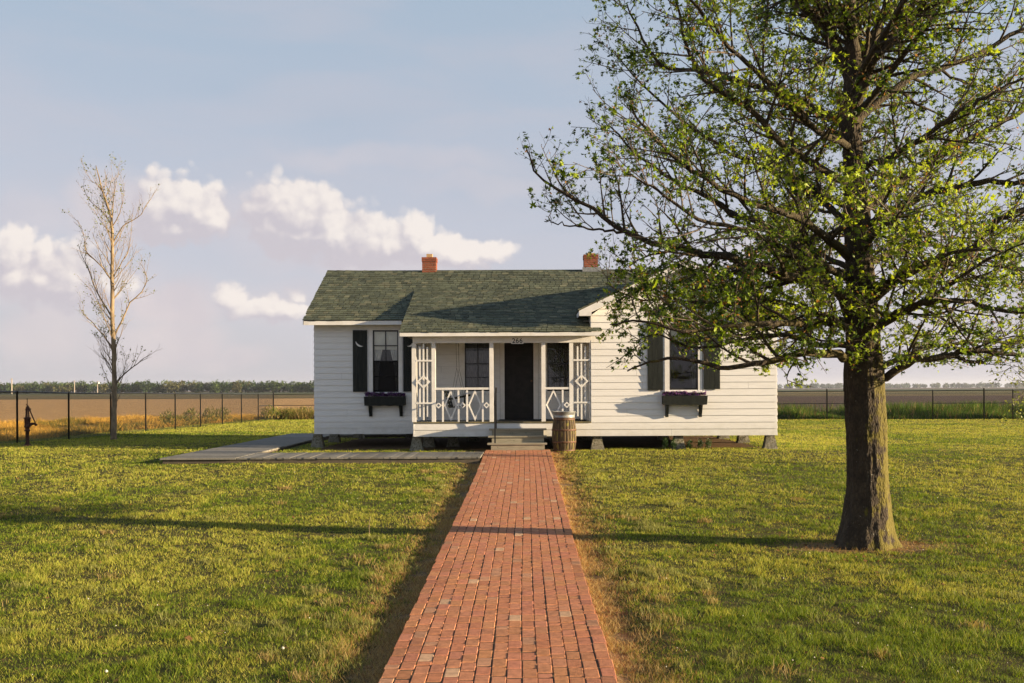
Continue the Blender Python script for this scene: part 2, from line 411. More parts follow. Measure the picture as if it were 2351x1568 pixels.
# ------------------------------------------------------------------ ground
def yb(x): return 57.4 - .19*(x+14.5)
def mk_ground():
    m, t = newmat('ground_cover')
    x, y, z = t.sep(t.pos)[0:3]
    n1 = t.noise(t.pos, .7, 6); n2 = t.noise(t.pos, 9, 5); n3 = t.noise(t.pos, 60, 3); n4 = t.noise(t.pos, .09, 4)
    lawn = t.mix(t.ss(n1, .35, .65), (.040, .050, .010), (.075, .070, .018))
    lawn = t.mix(t.ss(n2, .4, .66), lawn, (.11, .085, .03)); lawn = t.mix(t.ss(n3, .45, .7, 0, .6), lawn, (.02, .025, .006))
    soil = t.mix(t.ss(n2, .35, .65), (.26, .165, .08), (.12, .075, .038)); soil = t.mix(t.ss(n3, .5, .65), soil, (.36, .26, .14))
    red = t.mix(t.ss(n3, .4, .6), (.30, .11, .04), (.14, .065, .03))
    soil = t.mix(t.m('MULTIPLY', t.ss(n1, .45, .6), t.m('MULTIPLY', t.ss(x, .5, .7), t.m('LESS_THAN', x, 1.6))), soil, red)
    dx = t.m('ABSOLUTE', t.m('ADD', x, .178))
    edge = t.m('ADD', dx, t.m('MULTIPLY', t.m('SUBTRACT', t.noise(t.pos, 3.5, 5), .5), .6))
    pm = t.m('MULTIPLY', t.ss(edge, .90, 1.06, 1, 0), t.m('LESS_THAN', y, 24.0))
    c = t.mix(pm, lawn, soil)
    dt = t.v('LENGTH', t.scale(t.v('SUBTRACT', t.comb(x, y), (3.93, 11.55, 0)), (.70, 2.0, 1)))
    dt = t.m('ADD', dt, t.m('MULTIPLY', t.m('SUBTRACT', t.noise(t.pos, 4, 6), .5), 1.1))
    c = t.mix(t.ss(dt, .52, .85, 1, 0), c, soil)
    # bare earth under the house
    hm = t.m('MULTIPLY', t.m('MULTIPLY', t.m('GREATER_THAN', x, -5.4), t.m('LESS_THAN', x, 6.1)), t.m('MULTIPLY', t.m('GREATER_THAN', y, 24.4), t.m('LESS_THAN', y, 31.8)))
    c = t.mix(t.m('MULTIPLY', hm, t.ss(n2, .3, .5)), c, (.15, .09, .045))
    # beyond the fences
    xn = t.m('ADD', x, t.m('MULTIPLY', t.m('SUBTRACT', n1, .5), 1.5))
    yf = t.m('ADD', y, t.m('MULTIPLY', t.m('ADD', x, 14.5), .19))
    outside = t.m('MAXIMUM', t.m('LESS_THAN', xn, -15.6), t.m('GREATER_THAN', yf, 58.0))
    dry = t.mix(t.ss(n2, .35, .65), (.34, .21, .06), (.16, .11, .035))
    stub = t.noise(t.scale(t.pos, (.35, 2.2, 1)), 1.4, 7, .7)
    stub2 = t.noise(t.scale(t.pos, (.05, .6, 1)), 1, 5, .6)
    tan = t.mix(t.ss(stub, .38, .62), (.40, .225, .085), (.70, .46, .205)); tan = t.mix(t.ss(stub2, .4, .7, 0, .6), tan, (.46, .26, .105))
    brown = t.mix(t.ss(stub, .38, .62), (.075, .048, .034), (.13, .085, .06)); brown = t.mix(t.ss(stub2, .45, .7, 0, .5), brown, (.06, .04, .03))
    field = t.mix(t.ss(x, 4, 10), tan, brown)
    band = t.noise(t.scale(t.pos, (.004, .02, 1)), 1, 4)
    yy = t.m('ADD', y, t.m('MULTIPLY', t.m('SUBTRACT', n4, .5), 30))
    field = t.mix(t.ss(yy, 215, 225), field, t.mix(t.ss(band, .4, .6), (.20, .15, .06), (.10, .085, .035)))
    field = t.mix(t.ss(yy, 330, 345), field, t.mix(t.ss(band, .45, .62), (.13, .13, .04), (.24, .17, .08)))
    field = t.mix(t.ss(yy, 520, 540), field, (.07, .085, .03))
    field = t.mix(t.ss(y, 900, 1200), field, (.14, .10, .07))
    far = t.m('MAXIMUM', t.ss(t.m('ADD', x, t.m('MULTIPLY', n1, 3)), -22, -25), t.ss(yf, 63, 64.5))
    far = t.m('MAXIMUM', t.m('LESS_THAN', t.m('ADD', x, t.m('MULTIPLY', t.m('SUBTRACT', n1, .5), 5)), -24.0), t.m('GREATER_THAN', t.m('ADD', yf, t.m('MULTIPLY', n1, 3)), 66.0))
    strip = t.mix(t.ss(x, -12, 0), dry, t.mix(t.ss(n2, .4, .6), (.05, .065, .015), (.11, .10, .03)))
    out = t.mix(far, strip, field)
    c = t.mix(outside, c, out)
    fin(t, c, .95, t.bump(t.m('ADD', n3, n2), .8, .03), 0, .15); return m
M['ground'] = mk_ground()
def axis(a, b, st, far, neg=None):
    v = list(np.arange(a, b+1e-6, st)); x = b; s = st
    while x < far: s *= 1.28; x += s; v.append(min(x, far))
    x = a; s = st; lim = neg
    while x > lim: s *= 1.28; x -= s; v.insert(0, max(x, lim))
    return np.array(v)
gx = np.unique(np.round(np.concatenate([axis(-32, 32, .5, 4500, -4500), np.arange(-1.7, -.8, .06), np.arange(.45, 1.3, .06)]), 4)); gy = axis(0, 70, .5, 8000, -120)
GX, GY = np.meshgrid(gx, gy); nx, ny = len(gx), len(gy)
idx = np.arange(nx*ny).reshape(ny, nx)
ff = np.c_[idx[:-1, :-1].ravel(), idx[:-1, 1:].ravel(), idx[1:, 1:].ravel(), idx[1:, :-1].ravel()]
# the lawn sheet dips 4 cm under the brick path so nothing coincides
zz = gz(GX, GY)
gr = npmesh('ground', np.c_[GX.ravel(), GY.ravel(), zz.ravel()], ff, M['ground'], smooth=True); tag(gr, kind='structure')

# ------------------------------------------------------------------ brick path
mb = MB(); cw = (PATH_X1-PATH_X0)/15; L = .198
for c in range(15):
    y = 2.0 - R.random()*L; x = PATH_X0 + cw*(c+.5); wob = R.random()*6
    while y < 23.48:
        l = L if R.random() > .12 else L*.5
        y2 = min(y+l, 23.5)
        if y2-y < .04: break
        ox = .003*math.sin(y*.8+wob) + .010*math.sin(y*.35+1) + R.uniform(-.0016, .0016)
        r = R.random(); b = R.uniform(.92, 1.07)
        if r < .016: col = (.60*b, .38*b, .23*b)
        elif r < .07: col = (.50*b, .26*b, .15*b)
        else: col = (.53*b, R.uniform(.212, .242)*b, R.uniform(.108, .130)*b)
        if c in (0, 1, 14) and R.random() < .5: col = tuple(q*.85 for q in col)
        hw = cw/2 - R.uniform(.0012, .0034); hl = (y2-y)/2 - R.uniform(.003, .007); h = pz((y+y2)/2) + R.uniform(-.0022, .0018)
        tl = R.uniform(-.009, .009); tx = R.uniform(-.010, .010); be = .0045; by_ = R.uniform(.008, .018); bz_ = R.uniform(.006, .010)
        cx, cy = x+ox + (R.uniform(-.007, .007) if c in (0, 14) else 0), (y+y2)/2; sl_ = (pz(y2)-pz(y))/(y2-y)
        def pt(a, bb, zz_): return (cx+a, cy+bb, h + zz_ + bb*(sl_+tl) + a*tx)
        vs = [pt(-hw, -hl, -.06), pt(hw, -hl, -.06), pt(hw, hl, -.06), pt(-hw, hl, -.06),
              pt(-hw, -hl, -bz_), pt(hw, -hl, -bz_), pt(hw, hl, -bz_), pt(-hw, hl, -bz_),
              pt(-hw+be, -hl+by_, 0), pt(hw-be, -hl+by_, 0), pt(hw-be, hl-by_, 0), pt(-hw+be, hl-by_, 0)]
        mb.add(vs, [(0, 1, 5, 4), (1, 2, 6, 5), (2, 3, 7, 6), (3, 0, 4, 7), (4, 5, 9, 8), (5, 6, 10, 9), (6, 7, 11, 10), (7, 4, 8, 11), (8, 9, 10, 11)], col)
        y = y2
path = mb.build('brick_path', M['brick']); tag(path, kind='structure')
ms = simple('joint_sand', (.055, .04, .022), (.16, .10, .045), 3, .95, .5, 80, lo=.45, hi=.7)
mb = MB(); ysn = list(np.arange(2, 23.5, .5)) + [23.49]
for a, b in zip(ysn[:-1], ysn[1:]):
    mb.hexa([(PATH_X0+.02, a, pz(a)-.055), (PATH_X1-.02, a, pz(a)-.055), (PATH_X1-.02, b, pz(b)-.055), (PATH_X0+.02, b, pz(b)-.055),
             (PATH_X0+.02, a, pz(a)-.006), (PATH_X1-.02, a, pz(a)-.006), (PATH_X1-.02, b, pz(b)-.006), (PATH_X0+.02, b, pz(b)-.006)])
o = mb.build('path_joint_sand', ms); tag(o, kind='structure')

# ------------------------------------------------------------------ grass
def blades(name, x, y, h, w, lean, col, mat, z=None, seg=1, label=None, cat=None, parent=None):
    n = len(x); z = gz(x, y) if z is None else z
    a = rng.random(n)*2*np.pi; la = rng.random(n)*2*np.pi
    ux, uy = np.cos(a)*w/2, np.sin(a)*w/2
    lx, ly = np.cos(la)*lean*h, np.sin(la)*lean*h
    z = z - .004
    b0 = np.c_[x-ux, y-uy, z]; b1 = np.c_[x+ux, y+uy, z]
    tip = np.c_[x+lx, y+ly, z+h*np.sqrt(np.clip(1-lean**2*.6, .1, 1))]
    if seg == 1:
        v = np.stack([b0, b1, tip], 1).reshape(-1, 3); f = np.arange(3*n).reshape(-1, 3); k = 3
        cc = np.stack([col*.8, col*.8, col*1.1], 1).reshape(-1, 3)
    else:
        mx, my, mz = x+lx*.35, y+ly*.35, z+h*.6
        m0 = np.c_[mx-ux*.8, my-uy*.8, mz]; m1 = np.c_[mx+ux*.8, my+uy*.8, mz]
        v = np.stack([b0, b1, m1, m0, tip], 1).reshape(-1, 3); i = np.arange(n)*5
        f = np.concatenate([np.c_[i, i+1, i+2], np.c_[i, i+2, i+3], np.c_[i+3, i+2, i+4]])
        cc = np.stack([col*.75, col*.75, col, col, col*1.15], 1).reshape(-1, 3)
    o = npmesh(name, v, f, mat, cc, parent)
    return tag(o, label, cat, kind='stuff')
def lawn_mask(x, y):
    k = np.ones(len(x), bool)
    e = np.abs(x+.178) + (fbm(x, y, 3.2, 3)-.5)*.8
    pr = sstep(e, .86, 1.06)
    dt = np.hypot((x-3.93)*.70, (y-11.55)*2.0) + (fbm(x, y, 3.1, 3)-.5)*.9
    pr = np.where(y < 24, pr, 1)*(.06+.94*sstep(dt, .52, .90))
    k &= rng.random(len(x)) < pr
    k &= ~((x > PATH_X0-.01) & (x < PATH_X1+.01) & (y < 23.55))
    k &= ~((x > -7.75) & (x < -.85) & (y > 21.05) & (y < 22.9))
    k &= ~((x > -7.75) & (x < -6.0) & (y > 21.0) & (y < 33))
    k &= ~((x > -5.2) & (x < 5.9) & (y > 24.9) & (y < 31.5))
    k &= ~((x > -2.7) & (x < 1.6) & (y > 24.0) & (y < 31.5))
    return k
N = 1750000
u = rng.random(N); y = 4.6*(60/4.6)**u
x = (rng.random(N)*2-1)*(y*.535+2.2) - y*.014
k = (x > -15.9) & (y < yb(x)+.9); x, y = x[k], y[k]
k = lawn_mask(x, y); x, y = x[k], y[k]
dn = fbm(x, y, 7.5, 3)*.7 + fbm(x+31, y, 2.2, 2)*.3; k = rng.random(len(x)) < sstep(dn, .36, .56)*.75+.25; x, y = x[k], y[k]
n = len(x)
p1 = .5+(fbm(x, y, .33, 4)-.5)*1.5; p2 = fbm(x+50, y, 2.2, 3); p3 = fbm(x, y+80, 7, 2)
strawness = sstep(p1*.45+p2*.35+p3*.2 + sstep(y, 6, 17)*.09 - sstep(x, 1.5, 4)*(1-sstep(y, 6.5, 11))*.06, .42, .62)
r = rng.random((n, 1))
green = np.array([.080, .140, .008])*(1-r) + np.array([.20, .27, .018])*r
straw = np.array([.43, .38, .080])*(1-r) + np.array([.35, .39, .055])*r
sel = rng.random(n) < strawness*.68 + .10
col = np.where(sel[:, None], straw, green)*(0.85+.45*rng.random((n, 1)))
edge = 1-sstep(np.abs(x+.178), 1.0, 1.5); col = np.where((rng.random(n) < edge*.6)[:, None], np.array([.42, .27, .11])*(.7+.5*rng.random((n, 1))), col)
tuft = sstep(fbm(x+9, y+4, 1.9, 2), .60, .72)
cl_ = sstep(fbm(x+3, y+17, 6.5, 2), .30, .70)
h = (.014 + .030*cl_*(.4+.6*rng.random(n)) + .012*rng.random(n) + .035*tuft*rng.random(n))*(1 + .004*y)
w = np.clip(.0042*y/7, .0032, .03)*(.7+.6*rng.random(n))
near = y < 11
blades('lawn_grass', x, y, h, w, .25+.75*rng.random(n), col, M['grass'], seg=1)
# dry tufts beside the path
n = 60000; side = rng.random(n) < .5
yy = 4.8*(23/4.8)**rng.random(n)
off = np.abs(rng.normal(0, .14, n)); xx = np.where(side, PATH_X0-.015-off, PATH_X1+.015+off)
k = fbm(xx, yy, 4, 2) > .38; xx, yy = xx[k], yy[k]; n = len(xx)
cc = np.array([.54, .39, .17])*(.45+.8*rng.random((n, 1)))
cc = np.where((rng.random(n) < .14)[:, None], np.array([.30, .10, .03])*(.7+.6*rng.random((n, 1))), cc)
blades('dry_straw', xx, yy, .018+.050*rng.random(n), .0042*np.clip(yy/8, .8, 3), .5+.9*rng.random(n), cc, M['grass'])
n = 2600; th_ = rng.random(n)*6.283; rr_ = .36+np.abs(rng.normal(0, .34, n))
xx = 3.93+np.cos(th_)*rr_*1.25; yy = 11.57+np.sin(th_)*rr_*.75
blades('dry_straw', xx, yy, .015+.045*rng.random(n), .006, .5+.9*rng.random(n), np.array([.46, .30, .13])*(.4+.9*rng.random((n, 1))), M['grass'])
n = 700; ci = rng.integers(0, 16, n); xx = PATH_X0+cw*ci+rng.normal(0, .004, n); yy = 5*(23/5)**rng.random(n); xx = xx + .010*np.sin(yy*.35+1)
blades('joint_weeds', xx, yy, .010+.022*rng.random(n), .0035*np.clip(yy/8, .9, 2.5), .5+.8*rng.random(n), np.where((rng.random(n) < .5)[:, None], np.array([.42, .32, .10]), np.array([.13, .19, .03])), M['grass'], z=gz(xx, yy)+.044)
# pale coarse tufts in the lawn
xs, ys2, hh, cl = [], [], [], []
for i in range(260):
    ty = 5.3*(20/5.3)**R.random(); tx = R.uniform(-.55, .5)*ty
    if abs(tx+.178) < .95: continue
    if R.random() < .6: tx = (-.178 + R.choice((-1, 1))*R.uniform(1.0, 1.9))
    m_ = R.randint(30, 90); rr = R.uniform(.03, .09)
    xs.append(rng.normal(tx, rr, m_)); ys2.append(rng.normal(ty, rr, m_)); hh.append(.04+.05*rng.random(m_))
    base_ = np.array([.26, .27, .08]) if R.random() < .7 else np.array([.36, .27, .11])
    cl.append(base_*(.7+.5*rng.random((m_, 1))))
xs, ys2, hh, cl = map(np.concatenate, (xs, ys2, hh, cl))
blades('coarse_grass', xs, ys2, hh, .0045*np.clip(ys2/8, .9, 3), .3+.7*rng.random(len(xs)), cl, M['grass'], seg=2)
# small white clover heads and dandelion clocks
v = []; f = []; b = 0; octv = np.array([(1, 0, 0), (-1, 0, 0), (0, 1, 0), (0, -1, 0), (0, 0, 1), (0, 0, -1)])
octf = np.array([(0, 2, 4), (2, 1, 4), (1, 3, 4), (3, 0, 4), (2, 0, 5), (1, 2, 5), (3, 1, 5), (0, 3, 5)])
for i in range(260):
    ty = 5.5*(50/5.5)**R.random(); tx = R.uniform(-.52, .5)*ty
    if abs(tx+.178) < 1.0 or (ty > 20.8 and -7.8 < tx < 6.3 and ty < 32): continue
    s = R.choice((.004, .005, .007))*min(1.3, .6+ty/25) if R.random() > .02 else .013
    v.append(octv*s + np.array((tx, ty, float(gz(tx, ty))+R.uniform(.035, .07)))); f.append(octf+b); b += 6
v = np.concatenate(v); f = np.concatenate(f)
o = npmesh('clover_heads', v, f, M['petal'], np.tile([.7, .7, .66], (len(v), 1))); tag(o, kind='stuff')
# fallen leaves and bits of twig
n = 900; ty = 5*(26/5)**rng.random(n); tx = (rng.random(n)*1.04-.53)*ty
tx[:420] = 3.9 + rng.normal(0, 1.5, 420); ty[:420] = 11.6 + rng.normal(0, 1.1, 420)
k = (np.abs(tx+.178) > .8) & (ty < 20.5); tx, ty = tx[k], ty[k]; n = len(tx)
c = np.c_[tx, ty, gz(tx, ty)+.012+.02*rng.random(n)]; a = rng.random(n)*6.28; s1 = .012+.020*rng.random(n); s2 = s1*(.25+.4*rng.random(n))
u1 = np.c_[np.cos(a), np.sin(a), rng.normal(0, .3, n)]*s1[:, None]; u2 = np.c_[-np.sin(a), np.cos(a), rng.normal(0, .4, n)]*s2[:, None]
V = np.stack([c-u1, c-u2, c+u1, c+u2], 1).reshape(-1, 3)
o = npmesh('leaf_litter', V, np.arange(4*n).reshape(-1, 4), M['petal'], np.repeat(np.array([.20, .11, .05])*(.5+1.1*rng.random((n, 1))), 4, 0)); tag(o, kind='stuff')
# golden ditch grass and weeds beyond the fences
n = 90000
y = 24 + rng.random(n)*40; x = -15.6 - rng.random(n)*10
k = fbm(x, y, .5, 3) > .36; x, y = x[k], y[k]; n = len(x)
pn = fbm(x, y, .35, 3); gold = np.array([.62, .38, .08]); olive = np.array([.18, .16, .035])
cc = np.where((rng.random(n) < sstep(pn, .42, .62)*.8)[:, None], olive, gold)*(.6+.7*rng.random((n, 1)))
blades('ditch_grass', x, y, .16+.30*rng.random(n)*sstep(fbm(x, y, .8, 2), .3, .7), .025, .3+.8*rng.random(n), cc, M['farleaf'])
n = 95000
x = -15 + rng.random(n)*60; off = rng.random(n)**1.2*9; y = yb(x) + .8 + off
dens_ = fbm(x, y, .28, 4); k = (dens_ > np.where(x < 0, .59, .30)) & ((x < -3) | (x > 7)); x, y, off, dens_ = x[k], y[k], off[k], dens_[k]; n = len(x)
left = x < 0
hgt = sstep(dens_, .30, .60)*(.35+.75*rng.random(n))
cc = np.where(left[:, None], np.array([.22, .20, .05]), np.array([.09, .16, .022]))*(.55+.8*rng.random((n, 1)))
cc = np.where((rng.random(n) < np.where(left, .35, .12))[:, None], np.array([.34, .24, .10])*(.6+.6*rng.random((n, 1))), cc)
blades('roadside_weeds', x, y, .16+np.where(left, .6, .85)*hgt, .035+.03*rng.random(n), .2+.5*rng.random(n), cc, M['farleaf'])
# leafy weed bushes on the far bank at left
xs = []; ys2 = []; zs_ = []
for (px, yv, rr, hh_) in ((450, 47, .8, .8), (520, 50, .7, .9), (575, 52, .8, .8), (620, 56, 1.0, .9), (660, 58, 1.0, .7), (700, 60, 1.0, .8), (405, 44, .7, .8)):
    X0 = (px-CX)/F*yv; X0 = min(X0, -15.8 if yv < 56 else 99)
    m_ = int(300*rr); rr *= .6; q = rng.normal(0, 1, (m_, 3)); q /= np.linalg.norm(q, axis=1)[:, None]; q *= (rng.random((m_, 1))**.45)
    xs.append(X0+q[:, 0]*rr); ys2.append(yv+q[:, 1]*rr); zs_.append(float(gz(X0, yv)) + hh_*.45 + q[:, 2]*hh_*.5)
xs, ys2, zs_ = map(np.concatenate, (xs, ys2, zs_)); n = len(xs)
cc = np.where((rng.random(n) < .35)[:, None], np.array([.40, .30, .10]), np.array([.15, .18, .04]))*(.55+.8*rng.random((n, 1)))
blades('weed_clumps', xs, ys2, .10+.12*rng.random(n), .05, .4+.6*rng.random(n), cc, M['farleaf'], z=zs_)

# ------------------------------------------------------------------ far tree lines
def treeline(name, x0, x1, yv, ydep, hh, step, tris, size, cols, kk=1.0):
    V = []; C = []
    x = x0
    while x < x1:
        hgt = hh*R.uniform(.72, 1.15); r_ = hgt*R.uniform(.45, .75); yy_ = yv + R.uniform(0, ydep)
        ba = np.array(R.choice(cols))*R.uniform(.75, 1.2)
        q = rng.normal(0, 1, (tris, 3)); q /= np.linalg.norm(q, axis=1)[:, None]; q *= rng.random((tris, 1))**.3
        q[:, 2] *= (1 + .25*np.sin(q[:, 0]*5+R.random()*6))
        c = np.c_[x+q[:, 0]*r_, yy_+q[:, 1]*r_, hgt*.53+q[:, 2]*hgt*.47]
        tri = c[:, None, :] + rng.normal(0, size, (tris, 3, 3))
        tri[:, :, 2] = np.clip(tri[:, :, 2], -.5, None)
        V.append(tri.reshape(-1, 3)); C.append(np.repeat(ba*(.7+.6*rng.random((tris, 1))), 3, 0))
        x += step*R.uniform(.6, 1.4)
    V = np.concatenate(V); C = np.concatenate(C)
    return tag(npmesh(name, V, np.arange(len(V)).reshape(-1, 3), M['farleaf'], C), kind='stuff')
treeline('distant_wood', -620, -60, 700, 30, 7.9, 1.5, 260, .55, [(.055, .09, .03), (.08, .12, .035), (.045, .075, .03), (.11, .11, .045)])
treeline('horizon_wood', 250, 1700, 2400, 200, 11.0, 6.5, 110, 1.8, [(.07, .10, .055), (.055, .085, .05), (.10, .12, .06)])
# haze
hm_ = bpy.data.materials.new('air'); hm_.use_nodes = True; q_ = NT(hm_.node_tree); q_.n.clear()
vo_ = q_.new('ShaderNodeVolumePrincipled'); vo_.inputs['Color'].default_value = (.80, .86, 1, 1); vo_.inputs['Density'].default_value = HAZE; vo_.inputs['Anisotropy'].default_value = .2
q_.l.new(vo_.outputs[0], q_.new('ShaderNodeOutputMaterial').inputs['Volume'])
if HAZE: tag(MB().box(-4600, 4600, -125, 8100, -2.2, 45).build('haze', hm_), kind='stuff')
# ------------------------------------------------------------------ the house
YM, YP = 25.86, 24.20            # front planes of the main wall, and of porch and gable wing
ZF, ZB = 1.066, .712             # porch floor, underside of the walls
XL, XP0, XW0, XW1, YBK = -5.46, -2.70, 1.61, 6.12, 31.75
house = empty('white_house', (0, 28, .40), label='white clapboard cottage with green shingle roof and lattice porch on short piers', cat='house')

def sub_rects(x0, x1, z0, z1, holes):
    """split a strip x0..x1 by the holes that overlap its height"""
    xs = [(x0, x1)]
    for (a, b, c, d) in holes:
        if d <= z0 + .004 or c >= z1 - .004: continue
        nx_ = []
        for (p, q) in xs:
            if b <= p or a >= q: nx_.append((p, q)); continue
            if a > p: nx_.append((p, a))
            if b < q: nx_.append((b, q))
        xs = nx_
    return xs
def siding(name, org, ud, nd, z0, z1, rowh, lim, holes=(), parent=house, joints=.32):
    """lap boards on a wall: org (x,y), ud along the wall, nd outward; lim(z) -> (u0,u1)"""
    mb = MB(); ud = Vector((*ud, 0)); nd = Vector((*nd, 0)); o = Vector((*org, 0))
    z = z0; zc = sorted({z0, z1} | {h[2] for h in holes} | {h[3] for h in holes})
    def pt(u, out, z): return o + ud*u + nd*out + Vector((0, 0, z))
    while z < z1-.01:
        zt = min(z+rowh, z1); cuts = [z] + [q for q in zc if z+.004 < q < zt-.004] + [zt]
        for a, b in zip(cuts[:-1], cuts[1:]):
            ua0, ua1 = lim(a); ub0, ub1 = lim(b)
            for (p, q) in sub_rects(min(ua0, ub0), max(ua1, ub1), a, b, holes):
                if q-p < .01: continue
                segs = [(p, q)]
                if q-p > 1.2 and R.random() < joints:
                    m_ = R.uniform(p+.4, q-.4); segs = [(p, m_-.002), (m_+.002, q)]
                for (s0, s1) in segs:
                    fa = 1-(a-z)/rowh; fb = 1-(b-z)/rowh
                    oa, ob = .006+.015*fa, .006+.015*fb; w = R.uniform(-.0015, .0015)
                    l0, l1 = max(s0, ua0) if s0 == min(ua0, ub0) else s0, min(s1, ua1) if s1 == max(ua1, ub1) else s1
                    t0, t1 = max(s0, ub0) if s0 == min(ua0, ub0) else s0, min(s1, ub1) if s1 == max(ua1, ub1) else s1
                    if t1 < t0: t0 = t1 = (t0+t1)/2
                    if l1 < l0: l0 = l1 = (l0+l1)/2
                    ov = .012 if a == z else 0
                    mb.hexa([pt(l0, 0, a+w), pt(l1, 0, a+w), pt(l1, oa+.001, a+w), pt(l0, oa+.001, a+w),
                             pt(t0, 0, b+w), pt(t1, 0, b+w), pt(t1, ob, b+w), pt(t0, ob, b+w)])
        z = zt
    return mb.build(name, M['siding'], parent)
def backing(mb, x0, x1, z0, z1, y0, y1, holes):
    zs = sorted({z0, z1} | {h[2] for h in holes} | {h[3] for h in holes})
    for a, b in zip(zs[:-1], zs[1:]):
        for p, q in sub_rects(x0, x1, a, b, holes): mb.box(p, q, y0, y1, a, b)
def win_z(ytop, ybot, x, Y): return P(x, ytop, Y).z, P(x, ybot, Y).z

def shutter(x0, x1, z0, z1, y, moon):
    mb = MB(); n = 3; w = (x1-x0)/n
    for i in range(n): mb.box(x0+w*i+.0015, x0+w*(i+1)-.0015, y-.022, y, z0, z1)
    for zz_ in (z0+.25, z1-.25): mb.box(x0+.02, x1-.02, y-.008, y+.004, zz_-.03, zz_+.03)
    s = mb.build('shutter', M['dark_paint'], house)
    if moon:
        cx = (x0+x1)/2 + .0*moon; cz = z1-.34; r = .135; pts = []
        for i in range(15):                                  # outer bow
            a = math.radians(175 + 125*i/14); pts.append((.02+r*math.cos(a), .05+r*math.sin(a)))
        for i in range(13):                                  # inner bow back
            t_ = i/12; a = math.radians(300 - 125*t_); k = .046*math.sin(math.pi*(t_*.94+.03))
            pts.append((.02+(r-k)*math.cos(a), .05+(r-k)*math.sin(a)))
        mb = MB()
        mb.prism([(cx + moon*p[0]*.95, y-.0265, cz+p[1]-.01) for p in pts], (0, .004, 0))
        mb.build('crescent', M['trim'], s)
    return s
def window(x0, x1, z0, z1, yw, mid=None, rows_low=1, cols_low=1, screen=False, kind='lace', trim=(.10, .11, .10)):
    """x0..x1, z0..z1 is the dark sash frame opening; yw = wall plane"""
    tl, tt, tr = trim; y = yw
    w = MB()
    w.box(x0-tl, x0, y-.034, y-.001, z0-.03, z1+tt); w.box(x1, x1+tr, y-.034, y-.001, z0-.03, z1+tt)
    w.box(x0, x1, y-.036, y-.001, z1, z1+tt)
    win = w.build('window', M['trim'], house)
    MB().box(x0-tl-.02, x1+tr+.02, y-.065, y-.002, z0-.075, z0-.031).box(x0, x1, y-.03, y+.05, z0-.031, z0).build('sill', M['trim'], win)
    mid = mid or (z0+z1)/2; f = .035; mbs = MB()
    for (a, b, yo) in ((mid-.018, z1, .012), (z0, mid+.018, .045)):
        mbs.box(x0, x0+f, y+yo-.015, y+yo+.02, a, b); mbs.box(x1-f, x1, y+yo-.015, y+yo+.02, a, b)
        mbs.box(x0+f, x1-f, y+yo-.016, y+yo+.019, a, a+(f if a == mid-.018 else f*1.3)); mbs.box(x0+f, x1-f, y+yo-.016, y+yo+.019, b-f, b)
    xm = (x0+x1)/2; zu = (mid+z1)/2; zl = (mid+z0)/2
    mbs.box(xm-.013, xm+.013, y-.003, y+.028, mid+.017, z1-f); mbs.box(x0+f, xm-.013, y-.002, y+.027, zu-.012, zu+.012); mbs.box(xm+.013, x1-f, y-.002, y+.027, zu-.012, zu+.012)
    if cols_low: mbs.box(xm-.013, xm+.013, y+.031, y+.062, z0+f*1.3, mid-.017)
    if rows_low: mbs.box(x0+f, x1-f, y+.033, y+.060, zl-.012, zl+.012) if not cols_low else (mbs.box(x0+f, xm-.013, y+.033, y+.060, zl-.012, zl+.012), mbs.box(xm+.013, x1-f, y+.033, y+.060, zl-.012, zl+.012))
    mbs.build('sash', M['sash_paint'], win)
    g_ = MB(); g_.add([(x0+f, y+.014, mid), (x1-f, y+.014, mid), (x1-f, y+.014, z1-f), (x0+f, y+.014, z1-f)], [(0, 1, 2, 3)])
    g_.add([(x0+f, y+.047, z0+f), (x1-f, y+.047, z0+f), (x1-f, y+.047, mid), (x0+f, y+.047, mid)], [(0, 1, 2, 3)])
    g_.build('pane', M['glass'], win)
    if screen:
        MB().add([(x0+.01, y-.006, z0+.01), (x1-.01, y-.006, z0+.01), (x1-.01, y-.006, mid), (x0+.01, y-.006, mid)], [(0, 1, 2, 3)]).build('insect_screen', M['screen'], win)
    H = z1-z0; W_ = x1-x0
    def cloth(xa, xb, ztop, zbot, folds, yoff=.11, xa2=None, xb2=None, mat='curtain'):
        m_ = MB(); n = 26; rows = 8; vs = []; fs = []
        for j in range(rows+1):
            t_ = j/rows; a = xa + ((xa2 if xa2 is not None else xa)-xa)*t_; b = xb + ((xb2 if xb2 is not None else xb)-xb)*t_
            for i in range(n+1):
                q = i/n; vs.append((a+(b-a)*q, y+yoff+.012*math.sin(q*folds*6.283+t_*.6), ztop+(zbot-ztop)*t_))
        for j in range(rows):
            for i in range(n): fs.append((j*(n+1)+i, j*(n+1)+i+1, (j+1)*(n+1)+i+1, (j+1)*(n+1)+i))
        m_.add(vs, fs); return m_.build('roller_shade' if mat == 'pane_white' else 'curtain', M['curtain_white' if kind == 'shade' and mat == 'curtain' else mat], win, True)
    if kind == 'shade':
        cloth(x0+.01, x1-.01, z1, z1-H*.315, 0, .040, mat='pane_white')
        cloth(x0+.02, x0+W_*.36, z1-H*.30, mid-.10, 4, .075, x0+.02, x0+W_*.24); cloth(x1-W_*.36, x1-.02, z1-H*.30, mid-.10, 4, .075, x1-W_*.20, x1-.02)
        cloth(x0+.02, x0+W_*.24, mid-.10, z0, 3, .10, x0+.02, x0+W_*.17); cloth(x1-W_*.2, x1-.02, mid-.10, z0, 3, .10, x1-W_*.10, x1-.02)
        m_ = MB(); cx, cz = x0+W_*.74, mid-H*.13
        for k in range(3):
            r_ = .05+.03*k
            m_.tube([(cx+r_*math.cos(a), y+.09, cz+r_*1.05*math.sin(a)-.0) for a in np.linspace(0, 6.283, 17)], .006, 4, False)
